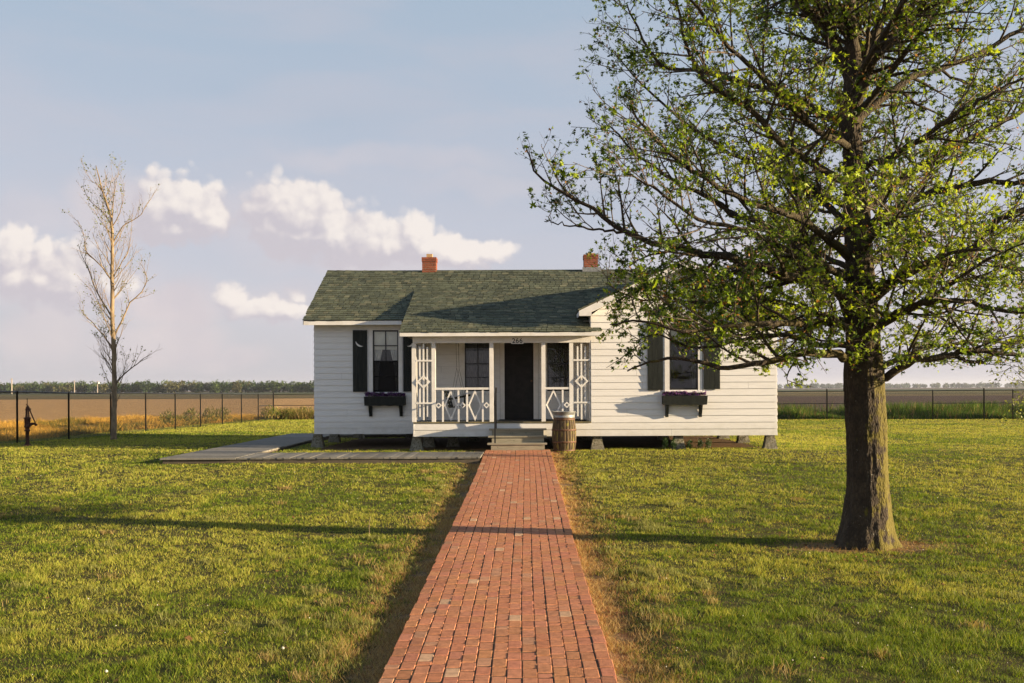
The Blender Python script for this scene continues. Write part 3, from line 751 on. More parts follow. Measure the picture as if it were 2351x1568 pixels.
        for a in np.linspace(0, 6.283, 9)[:-1]: m_.bar((cx, y+.09, cz), (cx+.11*math.cos(a), y+.09, cz+.115*math.sin(a)), .006, .006, (0, 1, 0))
        m_.build('lace_ornament', M['curtain'], win)
    elif kind == 'lace':
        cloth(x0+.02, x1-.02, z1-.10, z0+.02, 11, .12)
    elif kind == 'side':
        cloth(x0+.01, x1-.01, z1, z1-H*.28, 0, .08, mat='pane_white')
        cloth(x1-W_*.30, x1-.02, z1-.2, z0, 4, .10, x1-W_*.16, x1-.02); cloth(x0+.02, x0+W_*.2, z1-.2, z0, 3, .10, x0+.02, x0+W_*.09)
    return win
# --- openings
wl = dict(x0=P(856, 800, YM).x, x1=P(915, 800, YM).x); wl['z1'], wl['z0'] = win_z(758, 900, 885, YM)
wp = dict(x0=P(1067, 800, YM).x, x1=P(1127, 800, YM).x); wp['z1'], wp['z0'] = win_z(772, 898, 1100, YM)
wr = dict(x0=P(1256, 800, YM).x, x1=P(1314, 800, YM).x); wr['z1'], wr['z0'] = win_z(772, 898, 1280, YM)
wg = dict(x0=P(1536.5, 800, YP).x, x1=P(1602, 800, YP).x); wg['z1'], wg['z0'] = win_z(742, 895, 1570, YP)
dr = dict(x0=P(1158, 800, YM).x, x1=P(1224.5, 800, YM).x, z0=ZF+.02, z1=ZF+2.10)
def hole(d, t=.10, b=.03, tp=.11): return (d['x0']-t, d['x1']+t, d['z0']-b, d['z1']+tp)
hm = [hole(wl), hole(wp), hole(wr), (dr['x0']-.12, dr['x1']+.13, dr['z0']-.03, dr['z1']+.12)]
hg = [hole(wg, .115)]
EZ = 3.585                       # top of main wall
siding('wall', (0, YM), (1, 0), (0, -1), ZB, EZ-.05, .158, lambda z: (XL, XW0), hm)
siding('wall', (XL, 0), (0, 1), (-1, 0), ZB, 5.25, .158, lambda z: (YM if z < EZ else YM+(z-EZ)/.515, YBK if z < EZ else YBK-(z-EZ)/.515))
siding('wall', (0, YBK), (1, 0), (0, 1), ZB, EZ-.05, .158, lambda z: (XL, XW1))
GM = (XW0+XW1)/2; GZ = 3.70; GS = .4775
def glim(z): d_ = (XW1-XW0)/2; return (XW0, XW1) if z < GZ else (XW0+(z-GZ)/GS, XW1-(z-GZ)/GS)
siding('wall', (0, YP), (1, 0), (0, -1), ZB, 4.76, .1625, glim, hg)
siding('wall', (XW1, 0), (0, 1), (1, 0), ZB, GZ-.02, .1625, lambda z: (YP, YBK))
siding('wall', (XW0, 0), (0, 1), (-1, 0), ZB, GZ-.02, .1625, lambda z: (YP, YM-.03))
inner = MB()
def gh(h): return [(a+.08, b-.08, c+.02, d-.09) for a, b, c, d in h]
backing(inner, XL+.01, XW0, ZB, EZ, YM+.002, YM+.08, gh(hm)); backing(inner, XW0+.002, XW1-.005, ZB, GZ, YP+.002, YP+.08, gh(hg))
inner.box(XL+.003, XL+.08, YM+.08, YBK-.01, ZB, EZ).box(XW1-.08, XW1-.003, YP+.08, YBK-.01, ZB, GZ).box(XL+.08, XW1-.08, YBK-.09, YBK-.01, ZB, EZ)
inner.box(XW0+.003, XW0+.08, YP+.08, YM, ZB, GZ).box(XL+.08, XW1-.08, YM+.081, YBK-.091, ZB+.02, ZB+.10).box(XW0+.081, XW1-.081, YP+.081, YM+.08, ZB+.02, ZB+.10)
inner.box(XL+.08, XW1-.08, YM+.081, YBK-.091, EZ-.3, EZ-.2).box(XW0+.081, XW1-.081, YP+.081, YM+.08, EZ-.3, EZ-.2)
inner.box(XW0-.1, XW0, YM+.5, YBK-.1, ZB+.1, EZ-.3)
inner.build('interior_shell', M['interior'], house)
# trims: frieze, corner, window skirts
tr = MB()
tr.box(XL-.004, XW0, YM-.030, YM-.001, EZ-.14, EZ+.02)
tr.build('frieze', M['trim'], house)
W1 = window(**wl, yw=YM, screen=True, kind='shade', rows_low=1, cols_low=0)
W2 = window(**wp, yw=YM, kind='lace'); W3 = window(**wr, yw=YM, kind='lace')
W4 = window(**wg, yw=YP, kind='side', rows_low=0, cols_low=0, trim=(.115, .11, .10))
z1s, z0s = win_z(758, 899.5, 830, YM)
shutter(P(810.5, 800, YM).x, P(843.5, 800, YM).x, z0s, z1s, YM-.03, 1)
z1s, z0s = win_z(758, 899, 940, YM)
shutter(P(926, 800, YM).x, P(959, 800, YM).x, z0s, z1s, YM-.03, -1)
z1s, z0s = win_z(739, 895.5, 1500, YP)
shutter(P(1486, 800, YP).x, P(1521.5, 800, YP).x, z0s, z1s, YP-.03, 0)
z1s, z0s = win_z(739, 893.5, 1630, YP)
shutter(P(1614.5, 800, YP).x, P(1652, 800, YP).x, z0s, z1s, YP-.03, 0)
# door
w = MB(); a, b, c, d_ = dr['x0'], dr['x1'], dr['z0'], dr['z1']
w.box(a-.115, a, YM-.035, YM-.001, c-.02, d_+.11).box(b, b+.125, YM-.035, YM-.001, c-.02, d_+.11).box(a, b, YM-.036, YM-.001, d_, d_+.11)
w.build('door_frame', M['trim'], house)
w = MB(); yd = YM+.03; w.box(a, b, yd+.012, yd+.045, c, d_)
pz0 = c+.0; ph = (d_-c)/5
for i in range(6): w.box(a+.09, b-.09, yd, yd+.013, c+ph*i-(.05 if i else 0), min(c+ph*i+(.05 if i < 5 else 0)+(.09 if i == 0 else 0), d_) if i < 5 else d_)
w.box(a, a+.09, yd-.001, yd+.013, c, d_).box(b-.09, b, yd-.001, yd+.013, c, d_)
door = w.build('door', M['door_paint'], house)
MB().lathe([(0.004, 0), (.022, .004), (.012, .02), (.027, .035), (.027, .05), (.012, .062)], 14).build('knob', M['rustband'], door, True)
kn = door.children[0]; kn.location = (Vector((b-.05, yd, c+.98)) - Vector(house.location)); kn.data.transform(Matrix.Translation(house.location)); kn.rotation_euler = (math.pi/2, 0, 0)
# --- porch
w = MB(); y = YP+.01
n = 14; bw = (YM-YP-.012)/n
for i in range(n): w.box(XP0+.012, XW0-.002, YP+.006+bw*i+.001, YP+.006+bw*(i+1)-.001, ZF-.03, ZF - R.random()*.001)
w.build('porch_floor', M['porch_floor'], house)
MB().box(XP0-.012, XW0, YP-.028, YP+.005, ZF-.034, ZF+.002).build('floor_nosing', M['edge_wood'], house)
w = MB()
zb1, zb2 = ZF-.036, ZB; zm = (zb1+zb2)/2
for (p, q, r_, s_) in ((XP0, -1.45, zm, zb1), (-1.446, XW0, zm, zb1), (XP0, XW0, zb2, zm)):
    w.hexa([(p, YP-.024, r_), (q, YP-.024, r_), (q, YP+.004, r_), (p, YP+.004, r_), (p, YP-.008, s_), (q, YP-.008, s_), (q, YP+.004, s_), (p, YP+.004, s_)])
    w.hexa([(XP0-.02, YP-.02, r_), (XP0, YP-.02, r_), (XP0, YM-.03, r_), (XP0-.02, YM-.03, r_), (XP0-.008, YP-.02, s_), (XP0, YP-.02, s_), (XP0, YM-.03, s_), (XP0-.008, YM-.03, s_)]) if p == XP0 else None
w.build('porch_skirting', M['siding'], house)
w = MB(); w.box(XP0-.02, XW0+.0, YP-.016, YP+.075, 2.985, 3.150).box(XP0-.02, XP0+.07, YP+.075, YM-.03, 2.985, 3.150)
w.build('porch_beam', M['trim'], house)
MB().box(XP0-.2, XW0-.01, YP+.076, YM-.035, 3.152, 3.172).build('porch_ceiling', M['ceiling'], house)
def post(xa, xb, y0=YP+.0):
    xa, xb = P(xa, 880, YP).x, P(xb, 880, YP).x
    MB().box(xa, xb, y0, y0+xb-xa, ZF+.001, 2.984).build('porch_post', M['trim'], house); return xa, xb
posts = [post(945.6, 954.8), post(991, 1000), post(1123.8, 1132.9), post(1243.2, 1252.6), post(1307.3, 1316.4)]
MB().box(P(1353.8, 880, YP).x, P(1357.8, 880, YP).x+.02, YP+.0, YP+.09, ZF+.001, 2.984).build('porch_post', M['trim'], house)
MB().box(XP0+.02, XP0+.10, YM-.12, YM-.028, ZF+.001, 2.984).build('porch_post', M['trim'], house)
def diamond(mb, cx, cz, hw, hh, th, y0, y1, axis='x'):
    tw = th/ math.sin(math.atan2(hh, hw)); tv = th/math.cos(math.atan2(hh, hw))
    o_ = [(0, hh), (hw, 0), (0, -hh), (-hw, 0)]; i_ = [(0, hh-tv), (hw-tw, 0), (0, -hh+tv), (-hw+tw, 0)]
    for k in range(4):
        poly = [o_[k], o_[(k+1) % 4], i_[(k+1) % 4], i_[k]]
        if axis == 'x': mb.prism([(cx+p[0], y0, cz+p[1]) for p in poly], (0, y1-y0, 0))
        else: mb.prism([(y0, cx+p[0], cz+p[1]) for p in poly], (y1-y0, 0, 0))
def lattice(x0, x1, cx, axis='x', yb_=None):
    """tall panel: three bars, two cross bars and a diamond"""
    mb = MB(); y0 = YP+.018 if yb_ is None else yb_
    zt, zl = P(1000, 796.5, YP).z, P(1000, 957, YP).z; ztc, zlc = P(1000, 789, YP).z, P(1000, 964.5, YP).z
    h1, h2 = P(1000, 828, YP).z, P(1000, 925.5, YP).z; zc = P(1000, 876.5, YP).z
    def bx_(a, b, c, d, e, f_):
        mb.box(a, b, c, d, e, f_) if axis == 'x' else mb.box(c, d, a, b, e, f_)
    for dx_, za, zb_ in ((-.092, zl, zt), (0, zlc, ztc), (.094, zl, zt)): bx_(cx+dx_-.020, cx+dx_+.020, y0, y0+.02, za, zb_)
    for zz_ in (h1, h2): bx_(x0, x1, y0-.020, y0-.0005, zz_-.02, zz_+.02)
    diamond(mb, cx, zc, .168, .168, .038, y0-.042, y0-.0215, axis)
    return mb.build('lattice_panel', M['trim'], house)
lattice(posts[0][1], posts[1][0], P(972.4, 880, YP).x)
lattice(posts[4][1], P(1353.8, 880, YP).x, P(1335.2, 880, YP).x)
lattice(YP+.095, YP+.55, YP+.32, 'y', XP0+.03)
lattice(YM-.58, YM-.125, YM-.35, 'y', XP0+.03)
zr0, zr1 = P(1100, 894.6, YP).z, P(1100, 889.6, YP).z
def railing(xa, xb, bars, bigs, smalls, dz=0):
    mb = MB(); mb.box(xa, xb, YP+.005, YP+.075, zr0+dz, zr1+dz)
    for q in bars: x_ = P(q, 930, YP).x; mb.box(x_-.021, x_+.021, YP+.022, YP+.048, ZF+.001, zr0+dz-.001)
    zc = P(1100, 930.3, YP).z
    for q, hw in bigs: diamond(mb, P(q, 930, YP).x, zc, hw, (zr0-ZF)/2-.004, .036, YP+.0485, YP+.070)
    for q in smalls: diamond(mb, P(q, 930, YP).x, zc, .078, .078, .027, YP-.002, YP+.021)
    return mb.build('porch_railing', M['trim'], house)
railing(posts[1][1], posts[2][0], (1016.4, 1052.3, 1072.2, 1108.3), ((1034.6, .165), (1090.4, .165)), (1006.8, 1062, 1117))
railing(posts[3][1], posts[4][0], (1292,), ((1271, .185),), (1301.5,))
# --- roofs
def shingles(name, org, ud, vd, nd, vlen, lim, parent, row=.145, seed=3):
    rr = random.Random(seed); mb = MB(); org, ud, vd, nd = Vector(org), Vector(ud).normalized(), Vector(vd).normalized(), Vector(nd).normalized()
    nrow = int(vlen/row)+1
    for j in range(nrow):
        v0 = j*row - .02; v1 = min(v0+row+.03, vlen+.01)
        a, b = lim(j*row+row/2)
        u_ = a - rr.uniform(0, .14); age = rr.uniform(.9, 1.1)
        while u_ < b:
            wd = rr.choice((.12, .15, .165, .18, .2)); s0, s1 = max(u_, a+rr.uniform(-.012, .006)), min(u_+wd-.012, b+rr.uniform(-.006, .012))
            if s1-s0 > .015:
                th = rr.uniform(.017, .027); k = rr.uniform(.78, 1.15)*age; dv = rr.uniform(-.009, .009)
                base_ = rr.choice(((.115, .132, .085), (.108, .124, .080), (.126, .140, .088), (.095, .110, .074), (.165, .168, .105), (.112, .128, .085), (.080, .094, .064)))
                col = tuple(q*k for q in base_)
                def pt(uu, vv, hh): return org + ud*uu + vd*vv + nd*hh
                mb.hexa([pt(s0, v0+dv, 0), pt(s1, v0+dv, 0), pt(s1, v1, -.012), pt(s0, v1, -.012), pt(s0, v0+dv, th), pt(s1, v0+dv, th), pt(s1, v1, .004), pt(s0, v1, .004)], col)
            u_ += wd
    return mb.build(name, M['shingle'], parent)
roof = MB()
YE, ZE, YR, ZR = 25.50, 3.645, 28.80, 5.30
sv = Vector((0, YR-YE, ZR-ZE)); sl_ = sv.length; nrm = Vector((0, -(ZR-ZE), YR-YE)).normalized()
XE0, XR1 = -5.69, 2.76
# decks
roof.prism([(XE0+.02, YE+.01, ZE-.03), (XE0+.02, YR, ZR-.03), (XE0+.02, 2*YR-YE, ZE-.03), (XE0+.02, 2*YR-YE, ZE-.06), (XE0+.02, YR, ZR-.06), (XE0+.02, YE+.01, ZE-.06)], (XR1-XE0-.02, 0, 0))
roof.prism([(XR1-.01, YR, ZR-.03), (4.6, YR-1.84, ZR-.03-.948), (4.6, YR+1.84, ZR-.03-.948)], (0, 0, -.03))
roofo = roof.build('roof', M['interior'], house)
shingles('shingle_cover', (0, YE, ZE), (1, 0, 0), sv, nrm, sl_, lambda v: (XE0, XR1 + max(0, (sl_-v)/sl_*(YR-YE))*1.0 if (sl_-v) < 1.9 else 3.2), roofo, .145, 3)
nb_ = Vector((0, ZR-ZE, YR-YE)).normalized()
shingles('shingle_cover', (0, 2*YR-YE, ZE), (1, 0, 0), (0, YE-YR, ZR-ZE), nb_, sl_, lambda v: (XE0, XR1+1.2), roofo, .145, 4)
shingles('shingle_cover', (XR1+1.8, YR, ZR-.927), (0, 1, 0), (-1.8, 0, .927), (.458, 0, .889), 2.02, lambda v: (-(2.02-v)*.889, (2.02-v)*.889), roofo, .145, 5)
rc = MB()
xx_ = XE0
while xx_ < XR1:                                              # ridge caps with a slight sag
    l_ = .26; zz_ = ZR + .018 - .03*math.sin((xx_-XE0)/(XR1-XE0)*3.14) + R.uniform(-.004, .004); k = R.uniform(.7, 1.2)
    for s_ in (-1, 1):
        rc.hexa([(xx_, YR, zz_-.02), (xx_+l_+.03, YR, zz_-.03), (xx_+l_+.03, YR+s_*.12, zz_-.085), (xx_, YR+s_*.12, zz_-.075),
                 (xx_, YR, zz_+.008), (xx_+l_+.03, YR, zz_-.004), (xx_+l_+.03, YR+s_*.12, zz_-.062), (xx_, YR+s_*.12, zz_-.05)], (.10*k, .11*k, .07*k))
    xx_ += l_
for (dx_, dy_) in ((1, -1), (1, 1)):
    for i in range(6):
        a0, a1 = i*.26, i*.26+.3
        p0_ = Vector((XR1+a0, YR+dy_*a0, ZR-a0*.515+.012)); p1_ = Vector((XR1+a1, YR+dy_*a1, ZR-a1*.515+.002))
        rc.bar(p0_, p1_, .18, .02, (0, 0, 1), (.09, .10, .065))
rc.build('ridge_cap', M['shingle'], roofo)
fa = MB(); fa.box(XE0+.03, XP0-.45, YE+.0, YE+.025, ZE-.125, ZE-.022).box(XE0+.03, XW0, YE+.026, YM-.03, ZE-.10, ZE-.085)
for s_ in (0,):
    fa.prism([(XE0+.01, YE+.01, ZE-.115), (XE0+.01, YE+.01, ZE-.03), (XE0+.01, YR, ZR-.03), (XE0+.01, YR, ZR-.15)], (.022, 0, 0))
    fa.prism([(XE0+.01, 2*YR-YE, ZE-.115), (XE0+.01, 2*YR-YE, ZE-.03), (XE0+.01, YR, ZR-.03), (XE0+.01, YR, ZR-.15)], (.022, 0, 0))
fa.build('fascia', M['trim'], roofo)
# porch roof
pr = MB(); PE, PZ = 23.90, 3.240; PT = 27.30; PZT = PZ + (PT-PE)*.388
pv_ = Vector((0, PT-PE, PZT-PZ)); pl_ = pv_.length; pn = Vector((0, -(PZT-PZ), PT-PE)).normalized(); XPE = -3.01
pr.prism([(XPE+.02, PE+.01, PZ-.03), (XPE+.02, PT, PZT-.03), (XPE+.02, PT, PZT-.06), (XPE+.02, PE+.01, PZ-.06)], (XW0-XPE-.02, 0, 0))
pro = pr.build('porch_roof', M['interior'], house)
def plim(v): return (XPE, 1.84 if v < .26 else XW0-.01)
shingles('shingle_cover', (0, PE, PZ), (1, 0, 0), pv_, pn, pl_, plim, pro, .14, 8)
fa = MB(); fa.box(XPE+.01, 1.83, PE+.0, PE+.026, PZ-.105, PZ-.02).box(XPE+.03, 1.80, PE+.027, YP-.032, PZ-.075, PZ-.06)
fa.prism([(XPE+.01, PE+.02, PZ-.115), (XPE+.01, PE+.02, PZ-.025), (XPE+.01, PT, PZT-.025), (XPE+.01, PT, PZT-.14)], (.02, 0, 0))
fa.box(XP0-.02, XW0, YP-.014, YP+.0, PZ-.05, PZ-.03)
fa.build('fascia', M['trim'], pro)
# wing roof
wg_ = MB(); WX0, WX1, WZ, WP = 1.31, 6.42, 3.755, 4.975; YWF, YWB = 23.90, 32.05; wm = (WX0+WX1)/2
wg_.prism([(WX0+.02, YWF+.01, WZ-.03), (wm, YWF+.01, WP-.03), (WX1-.02, YWF+.01, WZ-.03), (WX1-.02, YWF+.01, WZ-.06), (wm, YWF+.01, WP-.06), (WX0+.02, YWF+.01, WZ-.06)], (0, YWB-YWF-.02, 0))
wo_ = wg_.build('wing_roof', M['interior'], house)
for s_, xe in ((1, WX0), (-1, WX1)):
    vv_ = Vector((wm-xe, 0, WP-WZ)); nn_ = Vector((-s_*(WP-WZ), 0, abs(wm-xe))).normalized()
    shingles('shingle_cover', (xe, 0, WZ), (0, 1, 0), vv_, nn_, vv_.length, lambda v: (YWF-.02, YWB), wo_, .145, 20+s_)
fa = MB(); th_ = .165
sl2 = (WP-WZ)/(wm-WX0)
for s_, xe in ((1, WX0), (-1, WX1)):
    z_ = lambda x_: WZ + (s_*(x_-xe))*sl2
    xi = xe + s_*.30
    pts = [(xe, WZ-.145), (xe, WZ-.022), (wm, WP-.022), (wm, WP-.022-.17), (xi, z_(xi)-.022-.17), (xi, WZ-.145)]
    fa.prism([(p[0], YWF-.012, p[1]) for p in pts], (0, .024, 0))          # rake board with boxed return
    fa.box(min(xe, xi), max(xe, xi), YWF+.013, YP-.03, WZ-.14, WZ-.125)
    fa.box(min(xe, xe+s_*.02), max(xe, xe+s_*.02), YWF+.013, YWB-.02, WZ-.135, WZ-.025)
    fa.box(min(xe+s_*.021, xi), max(xe+s_*.021, xi), YWF+.5, YWB-.03, WZ-.135, WZ-.12) if s_ == -1 else None
    fa.prism([(xi, YWF+.013, z_(xi)-.19), (wm, YWF+.013, WP-.19), (wm, YWF+.013, WP-.175), (xi, YWF+.013, z_(xi)-.175)], (0, YP-YWF-.045, 0))
fa.build('fascia', M['trim'], wo_)
MB().box(XW0-.16, XW0-.03, YP+.18, YP+.42, PZ+.27, PZ+.285).build('flashing', M['flash'], wo_)
# chimneys
def chimney(xa, xb, ytop, Y, par, flue):
    x0, x1 = P(xa, 600, Y).x, P(xb, 600, Y).x; zt = P((xa+xb)/2, ytop, Y).z; w_ = x1-x0; mb = MB(); zb_ = zt-1.1; r_ = 0; z_ = zb_
    ym = Y + w_/2
    while z_ < zt-.01:
        h_ = .065; top = z_+h_ > zt-.075
        e = .012 if top else 0
        for side in range(4):
            n_ = 2; L_ = (w_+2*e)
            cuts = [0, .5, 1] if r_ % 2 == 0 else [0, .25, .75, 1]
            for c0, c1 in zip(cuts[:-1], cuts[1:]):
                k = R.uniform(.75, 1.2); col = (.29*k, .095*k, .055*k)
                a0, a1 = -L_/2 + L_*c0 + (.005 if c0 else (.055 if side % 2 else 0)), -L_/2 + L_*c1 - (.005 if c1 < 1 else (.055 if side % 2 else 0))
                if side == 0: mb.box((x0+x1)/2+a0, (x0+x1)/2+a1, ym-L_/2, ym-L_/2+.05, z_, z_+h_-.010, col)
                elif side == 2: mb.box((x0+x1)/2+a0, (x0+x1)/2+a1, ym+L_/2-.05, ym+L_/2, z_, z_+h_-.010, col)
                elif side == 1: mb.box((x0+x1)/2-L_/2, (x0+x1)/2-L_/2+.05, ym+a0, ym+a1, z_, z_+h_-.010, col)
                else: mb.box((x0+x1)/2+L_/2-.05, (x0+x1)/2+L_/2, ym+a0, ym+a1, z_, z_+h_-.010, col)
        z_ += h_; r_ += 1
    ch = mb.build('chimney', M['chimbrick'], par)
    MB().box(x0+.006, x1-.006, ym-w_/2+.006, ym+w_/2-.006, zb_, z_-.012, (.45, .38, .28)).build('mortar', simple('chimney_mortar', (.42, .36, .27), (.34, .28, .2), 10, .9), ch)
    xc = (x0+x1)/2
    if flue:
        f_ = MB(); a_ = .085
        for q in ((xc-a_, xc+a_, ym-a_, ym-a_+.03), (xc-a_, xc+a_, ym+a_-.03, ym+a_), (xc-a_, xc-a_+.03, ym-a_+.03, ym+a_-.03), (xc+a_-.03, xc+a_, ym-a_+.03, ym+a_-.03)): f_.box(*q, z_-.013, z_+.10)
        f_.build('flue', M['flue'], ch)
    else:
        MB().box(xc-.12, xc+.12, ym-.12, ym+.12, z_-.013, z_+.04).build('flue', M['flue'], ch)
        MB().box(x0-.05, x1+.08, Y-.04, Y-.025, ZR-.08, ZR+.05).build('flashing', M['flash'], ch)
chimney(969, 1001, 590, 28.62, roofo, True)
chimney(1341, 1373, 583.5, 28.62, roofo, False)
# piers
def pier(x, y, top=.19, bot=.36, h=None):
    z0 = float(gz(x, y))-.05; z1 = ZB-.001; mb = MB(); n = 5; vs = []
    for j in range(n+1):
        t_ = j/n; hw = (bot+(top-bot)*t_**.9)/2; zz_ = z0+(z1-z0)*t_
        for (a, b) in ((-1, -1), (0, -1.02), (1, -1), (1.02, 0), (1, 1), (0, 1.02), (-1, 1), (-1.02, 0)):
            jt = .006 if j < n else 0
            vs.append((x+a*hw+R.uniform(-jt, jt), y+b*hw+R.uniform(-jt, jt), zz_))
    fs = [(j*8+k, j*8+(k+1) % 8, (j+1)*8+(k+1) % 8, (j+1)*8+k) for j in range(n) for k in range(8)] + [tuple(range(8))[::-1], tuple(range(n*8, n*8+8))]
    mb.add(vs, fs).build('pier', M['pier'], house)
for (px_, Y) in ((957, 24.38), (1371, 24.38), (1557, 24.38), (1767, 24.38)): pier(P(px_, 1000, Y).x, Y)
for (px_, Y) in ((730, 26.02), (768, 28.8), (985, 26.02), (1040, 26.02)): pier(P(px_, 1000, Y).x, Y)
for (x_, Y) in ((5.95, 27.2), (5.95, 29.9), (XL+.2, 31.5), (-1.5, 28.8), (1.7, 28.8), (1.7, 31.4), (4, 31.4), (-1.6, 31.4), (-3.6, 31.4), (4.0, 28.8)): pier(x_, Y)

# ------------------------------------------------------------------ porch steps, rail, mat, number, flower boxes, swing
st = empty('porch_steps', (-.17, 23.6, .38), label='grey weathered wooden steps rising from the brick path to the porch', cat='steps')
xa, xb = P(1128, 1000, 23.6).x, P(1250, 1000, 23.6).x; rise = (ZF-.43)/4
for i, (ya, z_) in enumerate(((23.36, .43+rise*1), (23.62, .43+rise*2), (23.88, .43+rise*3))):
    ex = .055
    MB().box(xa-ex-.03+.01*i, xb+ex+.0, ya-.03, ya+.27, z_-.035, z_).build('tread', M['steps'], st)
    MB().box(xa+.012*i, xb-.012*i, ya+.0, ya+.022, z_-rise+.001 if i else .36, z_-.036).build('riser', M['steps'], st)
for x_ in (xa+.01, xb-.05):
    MB().prism([(x_, 23.39, .36), (x_, 24.16, .36), (x_, 24.16, .43+rise*3-.037), (x_, 23.905, .43+rise*3-.037), (x_, 23.905, .43+rise*2-.037), (x_, 23.645, .43+rise*2-.037), (x_, 23.645, .43+rise-.037), (x_, 23.39, .43+rise-.037)], (.035, 0, 0)).build('stringer', M['steps'], st)
hr = empty('step_handrail', (P(1137, 1000, 23.45).x, 23.45, .43+rise), label='thin black metal handrail standing on the left end of the porch steps', cat='handrail')
p0_ = Vector((P(1136.5, 1000, 23.45).x, 23.45, .43+rise)); ztop = P(1136.5, 930, 23.45).z
MB().bar(p0_, (p0_.x, 23.45, ztop), .035, .035, (0, 1, 0)).build('post', M['black_metal'], hr)
p2_ = Vector((p0_.x+.01, 24.02, .43+rise*3)); zt2 = P(1139, 893, 24.02).z
MB().bar(p2_, (p2_.x, 24.02, zt2), .035, .035, (0, 1, 0)).build('post', M['black_metal'], hr)
MB().bar((p0_.x, 23.38, ztop+.0), (p2_.x, 24.10, zt2+.03), .05, .02, (0, 0, 1)).build('rail', M['black_metal'], hr)
mt = MB().box(-.66, 1.50, YP+.05, YM-.10, ZF+.001, ZF+.012).build('porch_mat', M['mat']); tag(mt, 'long black rubber mat spread on the porch floor before the door', 'mat')
# number sign
zt_, zb_ = P(1187, 775, YP).z, P(1187, 789.3, YP).z; xs0, xs1 = P(1173.7, 780, YP).x, P(1201.8, 780, YP).x
sg = empty('house_number_sign', ((xs0+xs1)/2, YP-.03, zb_), label='small white board reading 266 above the porch steps', cat='sign')
MB().box(xs0, xs1, YP-.034, YP-.017, zb_, zt_).build('board', M['trim'], sg)
fc = bpy.data.curves.new('digits', 'FONT'); fc.body = '266'; fc.size = .165; fc.extrude = .0015; fc.align_x = 'CENTER'; fc.space_character = 1.06; fc.offset = .0022
fo = bpy.data.objects.new('tmp', fc); COL.objects.link(fo); bpy.context.view_layer.update()
me = bpy.data.meshes.new_from_object(fo.evaluated_get(bpy.context.evaluated_depsgraph_get())); bpy.data.objects.remove(fo)
me.materials.clear(); me.materials.append(M['sash_paint'])
do = bpy.data.objects.new('digits', me); COL.objects.link(do); do.parent = sg; do.rotation_euler = (math.pi/2, 0, 0)
zs__ = [v.co.y for v in me.vertices]; hh_ = max(zs__)-min(zs__)
do.location = (0, -.0065, (zt_-zb_)/2-hh_/2-min(zs__))
# flower boxes
def flower_box(x0, x1, zt, zb_, zbr, brx, y, label, bright):
    e = empty('flower_box', ((x0+x1)/2, y-.12, zb_), label=label, cat='flower box', group='flower boxes under the windows')
    ya = y-.235; mb = MB(); s = .02
    mb.prism([(x0-.01, ya, zt), (x1+.01, ya, zt), (x1-.005, ya+.012, zb_)] + [(x1-.005-(x1-x0-.01)*k/8, ya+.012, zb_-(.012 if k % 2 else 0)) for k in range(1, 8)] + [(x0+.005, ya+.012, zb_)], (0, .02, 0))
    mb.box(x0, x0+s, ya+.034, y-.02, zb_+.01, zt).box(x1-s, x1, ya+.034, y-.02, zb_+.01, zt).box(x0+s, x1-s, ya+.034, y-.02, zb_+.01, zb_+.03).box(x0+s, x1-s, y-.04, y-.02, zb_+.03, zt)
    mb.build('planter', M['dark_paint'], e)
    for (a, b) in brx:
        m_ = MB(); m_.prism([(a, ya+.03, zb_-.013), (a, y-.028, zb_-.013), (a, y-.028, zbr), (a, y-.075, zbr), (a, y-.085, zbr+.06), (a, ya+.05, zb_-.06)], (b-a, 0, 0))
        m_.build('bracket', M['dark_paint'], e)
    n = 3200; xx = x0+.01 + rng.random(n)*(x1-x0-.02); yy = ya+.03+rng.random(n)*.17
    top = zt + .01 + (.03+.10*fbm(xx*3, yy*3, 3, 2))*(rng.random(n)**.6)
    c = np.c_[xx, yy, top]; tri = c[:, None, :] + rng.normal(0, .011, (n, 3, 3))
    col = np.where((rng.random(n) < .55)[:, None], np.array([.20, .07, .32]), np.array([.03, .05, .015]))*(.6+.8*rng.random((n, 1)))
    col = np.where((rng.random(n) < .12*bright)[:, None], np.array([.40, .22, .42]), col)
    npmesh('flowers', tri.reshape(-1, 3), np.arange(3*n).reshape(-1, 3), M['petal'], np.repeat(col, 3, 0), e)
    MB().box(x0+.021, x1-.021, ya+.035, y-.041, zt-.04, zt-.002).build('potting_soil', M['rust'], e)
Y = YM-.23
flower_box(P(836, 915, Y).x, P(929.5, 915, Y).x, P(880, 910.5, Y).z, P(880, 931, Y).z, P(880, 956, YM-.1).z, [(P(847, 940, YM-.1).x, P(854.3, 940, YM-.1).x), (P(917, 940, YM-.1).x, P(924.3, 940, YM-.1).x)], YM,
           'dark green flower box with purple blooms left of the porch', .5)
Y = YP-.23
flower_box(P(1522, 915, Y).x, P(1624, 915, Y).x, P(1570, 908.5, Y).z, P(1570, 929, Y).z, P(1570, 957.5, YP-.1).z, [(P(1528, 940, YP-.1).x, P(1535, 940, YP-.1).x), (P(1605, 940, YP-.1).x, P(1612, 940, YP-.1).x)], YP,
           'dark green flower box with purple blooms on the gable wall by the tree', 1)
